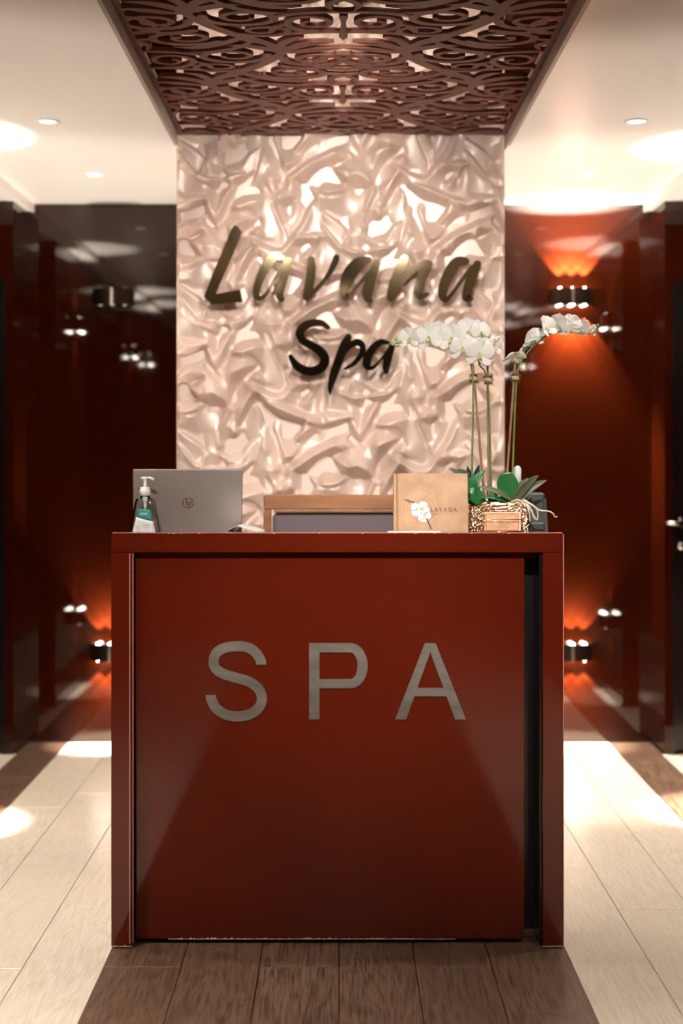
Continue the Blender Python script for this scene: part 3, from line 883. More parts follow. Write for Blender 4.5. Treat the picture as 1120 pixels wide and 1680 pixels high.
fbox('glint_wear_strip', DL_ + .004, DR_ - .004, DESK_Y - .0006, DESK_Y + .003, TOPZ - .0016, TOPZ + .0002, M['edge_glint_wear'], .0002, label='pale pink worn edge of the top rail')
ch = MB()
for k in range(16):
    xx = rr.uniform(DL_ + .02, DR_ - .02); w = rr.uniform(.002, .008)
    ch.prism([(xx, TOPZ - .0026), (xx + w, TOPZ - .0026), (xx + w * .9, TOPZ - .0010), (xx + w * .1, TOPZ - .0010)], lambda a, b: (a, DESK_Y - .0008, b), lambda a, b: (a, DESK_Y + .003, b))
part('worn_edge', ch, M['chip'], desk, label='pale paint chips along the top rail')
# steel letters
for chh, (x0, x1, y0, y1) in (('S', (337, 439, 1183, 1052)), ('P', (507, 603, 1180, 1055)), ('A', (648, 764, 1180, 1055))):
    a, b = at(x0, y0, PY), at(x1, y1, PY)
    mb = MB()
    if chh == 'P':
        st = .0275; xm = b.x - .046; zb = a.z + .083; zc = (zb + b.z) / 2; ro = (b.z - zb) / 2; ri = ro - .0245; N_ = 22
        outer = [(a.x, a.z), (a.x + st, a.z), (a.x + st, zb), (xm, zb)] + [(xm + (b.x - xm) * math.sin(math.pi * k / N_), zc - ro * math.cos(math.pi * k / N_)) for k in range(1, N_)] + [(xm, b.z), (a.x, b.z)]
        quads = [[(a.x, a.z), (a.x + st, a.z), (a.x + st, b.z), (a.x, b.z)], [(a.x + st, b.z - .0245), (xm, b.z - .0245), (xm, b.z), (a.x + st, b.z)], [(a.x + st, zb), (xm, zb), (xm, zb + .0245), (a.x + st, zb + .0245)]]
        for k in range(N_):
            def pt(R, wx, kk): return (xm + wx * math.sin(math.pi * kk / N_), zc - R * math.cos(math.pi * kk / N_))
            quads.append([pt(ro, b.x - xm, k), pt(ro, b.x - xm, k + 1), pt(ri, b.x - xm - .0275, k + 1), pt(ri, b.x - xm - .0275, k)])
        for q in quads: mb.prism(q, lambda x, z: (x, PY - .004, z), lambda x, z: (x, PY + .001, z))
    elif chh == 'A':
        c = (a.x + b.x) / 2 - .001; h = b.z - a.z; tw = .0145
        for s, e in ((-1, a.x), (1, b.x)):
            mb.prism([(e, a.z), (e - s * .030, a.z), (c - s * .0 + s * .0, b.z - .026), (c + s * .0, b.z), (c + s * tw, b.z)] if False else
                     [(e, a.z), (e - s * .029, a.z), (c, b.z - .024), (c, b.z), (c + s * tw, b.z)], lambda x, z: (x, PY - .004, z), lambda x, z: (x, PY + .001, z))
        z0, z1 = a.z + .062, a.z + .084
        def inx(z, s):
            e = b.x if s > 0 else a.x; t = (z - a.z) / (b.z - .024 - a.z); return (e - s * .029) * (1 - t) + c * t
        mb.prism([(inx(z0, -1), z0), (inx(z0, 1), z0), (inx(z1, 1), z1), (inx(z1, -1), z1)], lambda x, z: (x, PY - .004, z), lambda x, z: (x, PY + .001, z))
    else:
        sc_ = at(1, 0, PY).x - at(0, 0, PY).x; z_ = lambda v: a.z + (1183 - v) * sc_
        C_ = [(428.5, 1090), (427, 1082), (419, 1070), (406, 1062), (388, 1060), (368, 1063), (355, 1071), (350.5, 1083), (353, 1095), (365, 1104.5), (388, 1112), (410, 1119), (424, 1130), (429.5, 1145), (425, 1160), (411, 1171), (391, 1175), (371, 1172), (355, 1162), (347, 1148), (345.5, 1140)]
        P = catmull(C_, 6); N_ = len(P); L_, R_ = [], []
        for i in range(N_):
            t = P[min(i + 1, N_ - 1)] - P[max(i - 1, 0)]; t = t / np.hypot(*t); nn_ = np.array((-t[1], t[0])) * 8.2
            if i in (0, N_ - 1): nn_ = np.array((math.copysign(8.2, nn_[0]), 0.0))
            L_.append(P[i] + nn_); R_.append(P[i] - nn_)
        G = [[(at(p[0], 0, PY).x, z_(p[1])) for p in s_] for s_ in (L_, R_)]
        v = [(x, y, z) for y in (PY - .004, PY + .001) for pr in zip(*G) for x, z in pr]; f = []; o = 2 * N_
        for i in range(N_ - 1):
            k = 2 * i; f += [(k, k + 2, k + 3, k + 1), (o + k, o + k + 1, o + k + 3, o + k + 2), (k, o + k, o + k + 2, k + 2), (k + 1, k + 3, o + k + 3, o + k + 1)]
        f += [(0, 1, o + 1, o), (o - 2, 2 * o - 2, 2 * o - 1, o - 1)]
        mb.add(v, f)
    part('letter', mb, M['steel'], desk, label='steel letter ' + chh)

# ------------------------------------------------------------------ chair behind the desk
M['chair_wood'] = mat('chair_wood', (.25, .105, .042), .35, coat=.3, coat_rough=.2, noise=((.15, .060, .024), (4, 30, 30), 4, .35, .65))
M['mauve'] = mat('mauve_upholstery', (.085, .058, .068), .7, sheen=.4)
CY = 4.80
chair = thing('high_back_chair', (0.01, CY + .25, 0), 'wooden-framed high-back chair with mauve upholstery behind the desk', 'chair')
p0, p1 = at(432, 812, CY), at(690, 812, CY)
xl, xr, zt = p0.x, p1.x, p0.z
part('top_rail', MB().box(xl, xr, CY, CY + .045, zt - .050, zt, .004), M['chair_wood'], chair)
for a, b in ((xl, xl + .026), (xr - .026, xr)):
    part('back_post', MB().box(a, b, CY, CY + .045, .0, zt - .0505, .003), M['chair_wood'], chair)
part('back_lip', MB().box(xl + .035, xr - .035, CY - .004, CY + .02, zt - .060, zt - .052, .002), M['chair_wood'], chair)
part('backrest', MB().box(xl + .030, xr - .030, CY + .006, CY + .065, .55, zt - .061, .012), M['mauve'], chair)
part('seat', MB().box(xl + .004, xr - .004, CY + .05, CY + .5, .42, .50, .02), M['mauve'], chair)
part('seat_frame', MB().box(xl + .003, xr - .003, CY + .046, CY + .50, .375, .419, .004), M['chair_wood'], chair)
for a in (xl + .004, xr - .044):
    part('leg', MB().box(a, a + .04, CY + .455, CY + .495, 0, .374, .003), M['chair_wood'], chair)

# ------------------------------------------------------------------ laptop
M['laptop'] = mat('laptop_shell', (.40, .35, .32), .36, metal=.45)
M['laptop_logo'] = mat('laptop_logo', (.62, .56, .52), .18, metal=1.0)
M['screen'] = mat('screen_dark', (.01, .01, .012), .15)
M['keys'] = mat('laptop_keys', (.03, .03, .032), .5)
LH = Vector((at(308, 873, 4.0).x, 4.0, WORK))       # hinge middle
lap = thing('laptop', LH, 'open grey laptop seen from behind its lid, left of the desk', 'laptop')
yaw = math.radians(7); tilt = math.radians(-19)
RW = Matrix.Rotation(yaw, 4, 'Z')
LIDM = Matrix.Translation((0, 0, .016)) @ RW @ Matrix.Rotation(-tilt, 4, 'X')
W2 = .1515; LHt = .203
def xf(mb, m):
    q = MB(); q.v = [tuple(m @ Vector(p)) for p in mb.v]; q.f = list(mb.f); return q
part('base', xf(MB().box(-W2, W2, .004, .215, .001, .015, .003), RW), M['laptop'], lap, local=True)
part('keyboard', xf(MB().box(-W2 + .02, W2 - .02, .03, .125, .0152, .0168, .0006), RW), M['keys'], lap, local=True)
lid = part('lid', xf(MB().box(-W2, W2, -.003, .003, .002, LHt, .0022), LIDM), M['laptop'], lap, local=True)
part('screen', xf(MB().box(-W2 + .006, W2 - .006, .0031, .0036, .012, LHt - .006), LIDM), M['screen'], lid, local=True)
part('hinge', xf(MB().tube([(-.10, .002, .001), (.10, .002, .001)], .005, 10), Matrix.Translation((0, 0, .014)) @ RW), M['keys'], lap, local=True)
lg = MB(); cz, R0, R1_ = .104, .0155, .0140
for k in range(36):
    a0, a1 = 2 * math.pi * k / 36, 2 * math.pi * (k + 1) / 36
    lg.prism([(R0 * math.cos(a0), cz + R0 * math.sin(a0)), (R0 * math.cos(a1), cz + R0 * math.sin(a1)), (R1_ * math.cos(a1), cz + R1_ * math.sin(a1)), (R1_ * math.cos(a0), cz + R1_ * math.sin(a0))],
             lambda x, z: (x, -.0034, z), lambda x, z: (x, -.0029, z))
def bar(mb, pts, w):
    P = catmull([(x, z, w) for x, z in pts], 4)
    for a, b in zip(P[:-1], P[1:]):
        t = (b - a)[:2]; t = t / np.hypot(*t); nn = np.array((-t[1], t[0])) * w / 2
        mb.prism([tuple(a[:2] + nn), tuple(b[:2] + nn), tuple(b[:2] - nn), tuple(a[:2] - nn)], lambda x, z: (x, -.0034, z), lambda x, z: (x, -.0029, z))
bar(lg, [(-.0030, cz + .0125), (-.0065, cz - .0065)], .0017)
bar(lg, [(-.0052, cz + .001), (-.0025, cz + .0042), (-.0004, cz + .003), (-.0022, cz - .0065)], .0017)
bar(lg, [(.0045, cz + .0042), (.0005, cz - .0125)], .0017)
bar(lg, [(.0045, cz + .0040), (.0080, cz + .0040), (.0082, cz - .001), (.0060, cz - .0060), (.0022, cz - .0062)], .0017)
part('logo', xf(lg, LIDM), M['laptop_logo'], lid, local=True, label='round letter emblem')

# ------------------------------------------------------------------ hand sanitizer bottle
def thin_clear(name, tint, gloss):
    """thin clear plastic wall: mostly see-through, glossy towards grazing angles"""
    m = bpy.data.materials.new(name); m.use_nodes = True; nt = m.node_tree; nt.nodes.remove(nt.nodes['Principled BSDF'])
    tr = nt.nodes.new('ShaderNodeBsdfTransparent'); tr.inputs[0].default_value = (*tint, 1)
    gl = nt.nodes.new('ShaderNodeBsdfGlossy'); gl.inputs['Roughness'].default_value = .05; gl.inputs['Color'].default_value = (.95, .95, .95, 1)
    fr = nt.nodes.new('ShaderNodeFresnel'); fr.inputs['IOR'].default_value = gloss
    mx = nt.nodes.new('ShaderNodeMixShader')
    nt.links.new(fr.outputs[0], mx.inputs[0]); nt.links.new(tr.outputs[0], mx.inputs[1]); nt.links.new(gl.outputs[0], mx.inputs[2])
    nt.links.new(mx.outputs[0], nt.nodes['Material Output'].inputs[0])
    return m
M['clear'] = thin_clear('clear_plastic', (.93, .94, .94), 1.45)
M['white_pl'] = mat('white_plastic', (.82, .80, .77), .35)
M['teal'] = mat('label_teal', (.010, .235, .195), .4)
M['label_w'] = mat('label_white', (.78, .78, .76), .45)
M['label_g'] = mat('label_grey', (.25, .25, .25), .5)
BY = 3.855; BX = at(238, 870, BY).x
bot = thing('sanitizer_bottle', (BX, BY, WORK), 'clear pump bottle of hand sanitizer with teal label before the laptop', 'bottle')
BH = [(0, .0375, .022), (.004, .0405, .025), (.012, .0415, .026), (.045, .0400, .0255), (.085, .0335, .0235), (.118, .0275, .0215), (.126, .0255, .020), (.1295, .0215, .0175), (.131, .0135, .0135), (.137, .0130, .0130)]
def bot_wd(z):
    for (z0, w0, d0), (z1, w1, d1) in zip(BH[:-1], BH[1:]):
        if z <= z1: t = (z - z0) / (z1 - z0); return w0 + (w1 - w0) * t, d0 + (d1 - d0) * t
    return BH[-1][1:]
def sup(w, d, k, n=40, p=3.4):
    a = 2 * math.pi * k / n; c, s = math.cos(a), math.sin(a)
    return w * math.copysign(abs(c) ** (2 / p), c), d * math.copysign(abs(s) ** (2 / p), s)
bb = MB()
zs = [b[0] for b in BH]; zz = sorted(set(zs + [.02, .03, .055, .065, .075, .095, .105]))
def brings(sc, zlist):
    out = []
    for z in zlist:
        w, d = bot_wd(z); pw = 3.4 if z < .128 else 2.0
        out.append([(*sup(w * sc, d * sc, k, p=pw), z) for k in range(40)])
    return out
bb.loft(brings(1.0, zz)); part('bottle_body', bb, M['clear'], bot, True, local=True)
cp = MB().lathe([(.0125, .1372), (.0150, .1375), (.0150, .152), (.0140, .1535), (.0128, .154), (.0128, .1595), (.0118, .1605)], n=28)
part('collar', cp, M['white_pl'], bot, True, local=True)
hd = MB().lathe([(.0062, .1606), (.0052, .166), (.0052, .176), (.0075, .181), (.0118, .1835), (.0125, .1850), (.0105, .1872), (.003, .188)], n=24)
hd.tube([(.006, 0, .1845), (.014, 0, .1845), (.020, 0, .1825), (.0235, 0, .1795)], [.0040, .0040, .0034, .0026], 10)
part('pump_head', hd, M['white_pl'], bot, True, local=True)
part('dip_tube', MB().lathe([(.0075, .1365), (.0075, .124), (.0048, .120), (.0048, .108), (.0028, .104), (.0028, .010)][::-1], n=16), M['white_pl'], bot, True, local=True)
def fy(x, z, off):
    w, d = bot_wd(z); w *= 1; return -d * max(0.0, 1 - min(1, abs(x / w)) ** 3.4) ** (1 / 3.4) - off
def label_grid(name, top, botm, xl_, xr_, m, off, parent, nx=10, nz=8):
    g = []
    for j in range(nz + 1):
        row = []
        for i in range(nx + 1):
            s = i / nx; z = botm(s) + (top(s) - botm(s)) * j / nz; x = xl_(z) + (xr_(z) - xl_(z)) * s
            row.append((x, fy(x, z, off), z))
        g.append(row)
    return part(name, MB().sheet(g, .0003), m, parent, True, local=True)
xl_ = lambda z: -(.0160 + (.102 - z) * .24); xr_ = lambda z: (.0170 + (.102 - z) * .22)
lb = label_grid('label', lambda s: .0805 - .012 * s, lambda s: .012, xl_, xr_, M['label_w'], .0004, bot)
label_grid('label_band', lambda s: .1005, lambda s: .0815 - .012 * s, xl_, xr_, M['teal'], .0004, lb)
def btext(body, box, m):
    mb = MB(); off = .0008
    text_into(mb, body, lambda x, z: (x, fy(x, z, off + .0002), z), lambda x, z: (x, fy(x, z, off - .0003), z), box)
    part('lettering', mb, m, lb, local=True)
btext('sovi', (-.0105, .0085, .0855, .0940), M['label_w'])
btext('HAND', (-.002, .0165, .0560, .0615), M['label_g'])
btext('SANITIZER', (-.002, .0175, .0505, .0535), M['label_g'])
def bline(x0, x1, z0, z1):
    g = MB().prism([(x0, z0), (x1, z0), (x1, z1), (x0, z1)], lambda x, z: (x, fy(x, z, .001), z), lambda x, z: (x, fy(x, z, .0004), z))
    part('print_line', g, M['label_g'], lb, local=True)
bline(.001, .0150, .0458, .0464)
rg = MB()
for k in range(28):
    a0, a1 = 2 * math.pi * k / 28, 2 * math.pi * (k + 1) / 28
    rg.prism([(-.0150 + r * math.cos(a), .0500 + r * 1.15 * math.sin(a)) for r, a in ((.0062, a0), (.0062, a1), (.0056, a1), (.0056, a0))], lambda x, z: (x, fy(x, z, .001), z), lambda x, z: (x, fy(x, z, .0004), z))
part('round_mark', rg, M['label_g'], lb, local=True)
bline(-.0178, -.0124, .0518, .0524)
bline(-.0182, -.0120, .0488, .0494)

# ------------------------------------------------------------------ papers
M['paper'] = mat('paper', (.80, .78, .75), .6)
M['paper_print'] = mat('paper_print', (.30, .33, .50), .6)
def fold_sheet(pts_l, pts_r, th=.0012):
    return MB().sheet([pts_l, pts_r], th)
PYp = 3.93
def paper(name, profile, y0, y1, label, m, dx=0.0):
    g0 = [(x, y0, z) for x, z in profile]; g1 = [(x + dx, y1, z) for x, z in profile]
    return solo(name, MB().sheet([g0, g1], .0008), m, label, 'paper', loc=(sum(p[0] for p in profile) / len(profile), (y0 + y1) / 2, WORK))
q = lambda px, py: (at(px, py, PYp).x, at(px, py, PYp).z)
paper('folded_leaflet', [(q(366, 0)[0], WORK + .001), q(378, 867), q(391, 861), q(404, 864.5), q(425, 870.5), (q(438, 0)[0], WORK + .001)], 3.87, 3.99, 'folded white leaflet tented beside the laptop', M['paper'], .01)
pb = MB().box(at(636, 873, 3.785).x, at(722, 873, 3.785).x, 3.770, 3.806, TOPZ + .0002, TOPZ + .0022)
solo('paper_slip', pb, M['paper'], 'thin white paper slip lying on the desk rail before the brown book', 'paper', loc=(at(680, 873, 3.785).x, 3.788, TOPZ))

# ------------------------------------------------------------------ spa menu book
M['kraft'] = mat('kraft_cover', (.37, .185, .078), .45, noise=((.47, .27, .135), (16, 16, 16), 5, .35, .62))
M['kraft_dark'] = mat('kraft_spine', (.30, .135, .055), .45)
M['pages'] = mat('book_pages', (.70, .62, .50), .7)
M['ink'] = mat('print_dark', (.055, .035, .025), .6)
M['print_w'] = mat('print_white', (.80, .81, .80), .5)
M['print_v'] = mat('print_grey_violet', (.42, .45, .55), .5)
M['print_g'] = mat('print_green', (.35, .46, .18), .5)
M['print_ring'] = mat('print_ring', (.50, .31, .17), .5)
KY = 3.833
bx0, bx1 = at(645, 0, KY).x, at(767.5, 0, KY).x
book = thing('spa_menu_book', ((bx0 + bx1) / 2, KY, WORK), 'brown kraft spa menu book standing with printed orchid and LAVANA SPA', 'book')
lean = math.radians(7); KH = (at(0, 779, KY + .02).z - WORK) / math.cos(lean)
KM = Matrix.Translation((0, -.012, .004)) @ Matrix.Rotation(-lean, 4, 'X')
w2 = (bx1 - bx0) / 2
bk = lambda mb: xf(mb, KM)
cov = part('front_cover', bk(MB().box(-w2 + .013, w2, 0, .003, 0, KH, .0008)), M['kraft'], book, local=True)
part('back_cover', bk(MB().box(-w2 + .013, w2, .019, .022, 0, KH, .0008)), M['kraft'], book, local=True)
part('spine', bk(MB().box(-w2, -w2 + .009, 0, .022, 0, KH, .002)), M['kraft'], book, local=True)
part('spine_groove', bk(MB().box(-w2 + .009, -w2 + .013, .0012, .0205, .001, KH - .001)), M['kraft_dark'], book, local=True)
part('pages', bk(MB().box(-w2 + .014, w2 - .003, .0032, .0188, .003, KH - .003)), M['pages'], book, local=True)
def bpx(px, py):       # pixel of the photo -> cover coordinates
    X = at(px, py, KY - .01).x - (bx0 + bx1) / 2; Z = (at(px, py, KY - .005).z - WORK - .004) / math.cos(lean); return X, Z
def onbook(mb, name, m, depth=.0006):
    part(name, bk(mb), m, cov, local=True)
def bpoly(mb, pts, d=.0006): mb.prism([bpx(*p) for p in pts], lambda x, z: (x, -d, z), lambda x, z: (x, .0004, z))
def ellipse(cx, cy, rx, ry, rot=0, n=18, wob=0.0):
    out = []
    for k in range(n):
        a = 2 * math.pi * k / n; r = 1 + wob * math.sin(5 * a)
        x, y = rx * r * math.cos(a), ry * r * math.sin(a); c, s = math.cos(rot), math.sin(rot)
        out.append((cx + x * c - y * s, cy + x * s + y * c))
    return out
rg = MB()
for rad, wd in ((29, .9), (23, .7)):
    for k in range(48):
        a0, a1 = 2 * math.pi * k / 48, 2 * math.pi * (k + 1) / 48
        bpoly(rg, [(688 + r * math.cos(a), 836 + r * .95 * math.sin(a)) for r, a in ((rad, a0), (rad, a1), (rad - wd, a1), (rad - wd, a0))], .0003)
onbook(rg, 'printed_ring', M['print_ring'])
fl = MB()
for e in ((681, 832, 7, 6.5, .3), (693, 829, 8, 6, -.4), (682, 841, 7, 5, .2), (690, 836, 6, 5, 0), (698, 838, 6, 7, .5), (692, 849, 6, 6, -.3), (700, 845, 6.5, 6, .2), (695, 853, 5, 3.5, .2)): bpoly(fl, ellipse(*e), .0006)
sh = MB()
for e in ((681.5, 833, 7.6, 7, .3), (693.5, 830, 8.5, 6.6, -.4), (682.5, 842, 7.6, 5.6, .2), (698.5, 839, 6.6, 7.6, .5), (692.5, 850, 6.6, 6.4, -.3), (700.5, 846, 7, 6.5, .2)): bpoly(sh, ellipse(*e), .0004)
onbook(sh, 'petal_outline', M['print_v']); onbook(fl, 'printed_orchid', M['print_w'])
gr = MB()
for e in ((684, 836, 2.2, 2.6), (691, 835, 2.6, 2.2), (697, 847, 2.6, 2)): bpoly(gr, ellipse(*e), .0008)
onbook(gr, 'printed_throat', M['print_g'])
st = MB(); bpoly(st, [(698.5, 851), (700.5, 850.3), (708.7, 867.5), (706.8, 868.3)], .0008)
onbook(st, 'printed_stem', M['ink']); st = MB()
for e in ((666, 820.3, 1.4, 1.2), (669.5, 821.5, 1.8, 1.4), (672, 823.5, 1.6, 1.5), (675, 822.8, 1.5, 1.1), (678, 824, 1.6, 1.4)): bpoly(st, ellipse(*e), .0008)
bpoly(st, [(665, 819.6), (680, 824.4), (680, 825.2), (665, 820.4)], .0007)
onbook(st, 'printed_twig', M['ink'])
def cover_text(body, x0, x1, y0, y1):
    a, b = bpx(x0, y1), bpx(x1, y0); mb = MB()
    text_into(mb, body, lambda x, z: (x, -.0006, z), lambda x, z: (x, .0004, z), (a[0], b[0], a[1], b[1])); onbook(mb, 'printed_title', M['ink'])
cover_text('L A V A N A', 707.3, 749.5, 832.3, 840.2)
cover_text('S P A', 707.5, 717.2, 841.8, 845.0)

# ------------------------------------------------------------------ potted orchids
M['pot'] = mat('hammered_gold', (.88, .62, .38), .24, metal=1.0)
M['stem'] = mat('orchid_stem', (.16, .22, .05), .45, noise=((.10, .17, .03), (8, 8, 30), 3, .4, .6))
M['bamboo'] = mat('bamboo_stake', (.33, .19, .10), .5, noise=((.22, .11, .055), (40, 40, 9), 3, .35, .65))
M['raffia'] = mat('raffia_tie', (.62, .44, .27), .7)
M['moss'] = mat('dry_moss', (.10, .055, .022), .9, noise=((.17, .12, .04), (90, 90, 90), 2, .4, .6))
M['leaf'] = mat('orchid_leaf', (.016, .115, .030), .30, coat=.3, coat_rough=.2, noise=((.024, .155, .042), (14, 14, 14), 3, .35, .65))
M['leaf_back'] = mat('orchid_leaf_underside', (.085, .105, .050), .45, noise=((.12, .13, .07), (18, 18, 18), 3, .35, .65))
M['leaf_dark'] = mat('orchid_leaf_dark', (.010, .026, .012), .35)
M['petal'] = mat('orchid_petal', (.84, .82, .77), .5, sheen=.2)
M['petal'].node_tree.nodes['Principled BSDF'].inputs['Subsurface Weight'].default_value = .15
M['petal'].node_tree.nodes['Principled BSDF'].inputs['Subsurface Radius'].default_value = (.01, .008, .006)
M['lip'] = mat('orchid_lip', (.58, .55, .30), .5, noise=((.46, .42, .08), (120, 120, 120), 2, .4, .6))
M['bud'] = mat('orchid_bud', (.42, .50, .20), .5)
M['root'] = mat('aerial_root', (.66, .58, .45), .6)
OY = 3.935
pc = at(817, 0, OY).x
orch = thing('potted_orchid', (pc, OY, WORK), 'white orchids with three staked stems in a hammered gold pot', 'potted plant')
# pot: rounded block with a hammered, honeycombed skin
def pot_mesh():
    w, d, h = .0835, .060, at(0, 824, OY - .05).z - WORK
    nu, nv = 220, 56; per = 2 * (w + d) * 2
    cells = [(RNG.uniform(0, 1), RNG.uniform(0, 1)) for _ in range(760)]
    Cx = np.array([c[0] * .54 for c in cells]); Cz = np.array([c[1] * h for c in cells])
    g = []
    for j in range(nv + 1):
        z = h * j / nv; row = []
        tp = .94 + .06 * math.sin(math.pi * min(1, z / h * .9 + .1))
        for i in range(nu):
            a = 2 * math.pi * i / nu; c, s = math.cos(a), math.sin(a); p = 4.2
            x = w * tp * math.copysign(abs(c) ** (2 / p), c); y = d * tp * math.copysign(abs(s) ** (2 / p), s)
            u = .54 * i / nu
            du = np.abs(Cx - u); du = np.minimum(du, .54 - du)
            dd = np.sort(np.hypot(du, Cz - z))[:2]
            bump = min(1.0, (dd[1] - dd[0]) / .005)
            k = (0.0030 * (1 - bump)) 
            L_ = math.hypot(x, y); x += x / L_ * (k - .0015); y += y / L_ * (k - .0015)
            row.append((pc + x, OY + y, WORK + z))
        g.append(row)
    g.append([(pc + (p[0] - pc) * .95, OY + (p[1] - OY) * .95, WORK + h) for p in g[-1]])
    g.append([(pc + (p[0] - pc) * .94, OY + (p[1] - OY) * .94, WORK + h - .02) for p in g[-2]])
    return MB().loft(g), h
pm, POT_H = pot_mesh()
part('pot', pm, M['pot'], orch, False, label='hammered gold pot')
ms = MB(); rr = random.Random(5)
sg = [[(pc - .072 + .144 * i / 14, OY - .048 + .096 * j / 10, WORK + POT_H - .012 + rr.uniform(0, .012)) for i in range(15)] for j in range(11)]
part('moss', ms.sheet(sg, .004), M['moss'], orch)
ZP = WORK + POT_H

def stem_line(pts, n=8): return catmull([tuple(at(px, py, OY + dy)) for px, py, dy in pts], n)
# three stakes, three flower stems
for a, b in (((795, 826, .0), (775.5, 597, .0)), ((802, 826, .012), (799.5, 596, .012)), ((828, 826, .0), (846, 579, .0))):
    P = [at(a[0] + (b[0] - a[0]) * t, a[1] + (b[1] - a[1]) * t, OY + a[2]) for t in np.linspace(0, 1, 25)]
    part('stake', MB().tube(P, [.0034 + (.0008 if k % 6 == 3 else 0) for k in range(25)], 8), M['bamboo'], orch, True)
SL = [
 [(773, 826, -.012), (774.5, 740, -.012), (776, 650, -.012), (774.5, 612, -.013), (770, 594, -.016), (757, 577, -.02), (741, 569, -.022), (715, 563, -.02), (690, 562, -.018), (664, 563, -.016), (648, 563, -.016), (640, 560, -.016)],
 [(806, 826, .004), (804, 740, .004), (801.5, 650, .004), (796, 612, .002), (787, 600, -.004), (784, 588, -.008), (778, 574, -.01)],
 [(839, 826, -.010), (842.5, 720, -.010), (846, 640, -.010), (848.5, 612, -.010), (854, 595, -.012), (866, 577, -.014), (880, 563, -.014), (895, 551, -.012), (912, 545, -.01), (930, 544.5, -.008), (950, 547, -.006), (966, 548, -.006), (975, 543, -.006)]]
for l in SL:
    P = stem_line(l); n_ = len(P)
    part('flower_stem', MB().tube(P, [.0029 - .0012 * k / n_ for k in range(n_)], 8), M['stem'], orch, True)
for px, py, dy in ((776.5, 621, -.004), (800.5, 623, .008), (845.5, 620, -.004)):
    c = at(px, py, OY + dy); t_ = MB()
    for k in range(4):
        t_.tube([(c.x + .0085 * math.cos(a), c.y + .0085 * math.sin(a), c.z - .004 + .0026 * k + .0006 * math.sin(3 * a)) for a in np.linspace(0, 2 * math.pi, 17)], .0015, 6, cap=False)
    tie = part('stem_tie', t_, M['raffia'], orch, True)
    fz = MB()
    for k in range(150):
        a = rr.uniform(0, 6.28); r0 = rr.uniform(.003, .010); z0 = rr.choice((-1, 1)) * rr.uniform(.006, .011)
        p = Vector((c.x + r0 * math.cos(a), c.y + r0 * math.sin(a), c.z + z0)); d = Vector((math.cos(a) * rr.uniform(.3, 1), math.sin(a) * rr.uniform(.3, 1), rr.uniform(-1, .8))) * rr.uniform(.004, .011)
        fz.tube([p, p + d * .5 + Vector((0, 0, .001)), p + d], [.0008, .0007, .0003], 4)
    part('moss_wrap', fz, M['moss'], tie)

# flowers: lip mesh carries five tepals
def tepal(L_, Wd, bend, cup, c=.60):
    """rounded blade on a narrow claw"""
    g = []
    for i in range(11):
        s = i / 10
        w = Wd * math.sqrt(max(0.0, 1 - (abs(s - c) / (1.004 - c if s > c else c * 1.02)) ** 2.2))
        w = max(w, .0010)
        g.append([(t * w, s * L_, bend * s * s * L_ - cup * (t * t) * w + .03 * L_ * math.sin(3 * t) * s) for t in np.linspace(-1, 1, 7)])
    return MB().sheet(g, .0005)
TP_PET = tepal(.0285, .0185, -.10, .22, .58).mesh('petal', M['petal'], True)
TP_SEP = tepal(.0295, .0105, -.14, .18, .60).mesh('petal', M['petal'], True)
lipm = MB().sphere((0, 0, .004), .0038, 10, 8, 1.2)
lipm.sheet([[(t * .006 * (1 - .35 * abs(s - .4)), -.002 - s * .011, .004 + s * .006 + abs(t) * .005) for t in np.linspace(-1, 1, 5)] for s in np.linspace(0, 1, 5)], .0008)
lipm.tube([(-.004, -.011, .010), (-.007, -.016, .013), (-.006, -.019, .016)], [.0012, .0008, .0004], 6); lipm.tube([(.004, -.011, .010), (.007, -.016, .013), (.006, -.019, .016)], [.0012, .0008, .0004], 6)
lipm = xf(lipm, Matrix.Scale(.72, 4))
LIP = lipm.mesh('flower', M['lip'], True)
def flower(px, py, dy, yaw, pitch, roll, sc=1.0, fold=0.0, seed=0):
    """yaw/pitch of the face away from the viewer (degrees); fold closes the tepals forward"""
    rr_ = random.Random(seed)
    o = link(bpy.data.objects.new('flower', LIP), orch)
    o.location = at(px, py, OY + dy) - WLOC[orch.name]
    # local +Z is the flower's face, local +Y its top
    base = Matrix.Rotation(math.radians(90), 3, 'X')            # face -> -Y (viewer), top -> +Z
    R_ = Matrix.Rotation(math.radians(yaw), 3, 'Z') @ Matrix.Rotation(math.radians(pitch), 3, 'X') @ base @ Matrix.Rotation(math.radians(roll), 3, 'Z')
    o.rotation_euler = R_.to_euler(); o.scale = (sc,) * 3
    for me, ang, up in ((TP_SEP, 0, 0), (TP_SEP, 128, 0), (TP_SEP, -128, 0), (TP_PET, 66, .0022), (TP_PET, -66, .0022)):
        t = link(bpy.data.objects.new('petal', me), o)
        t.rotation_euler = (Matrix.Rotation(math.radians(ang + rr_.uniform(-6, 6)), 3, 'Z') @ Matrix.Rotation(math.radians(fold + rr_.uniform(-6, 8)), 3, 'X')).to_euler()
        t.location = (0, 0, up)
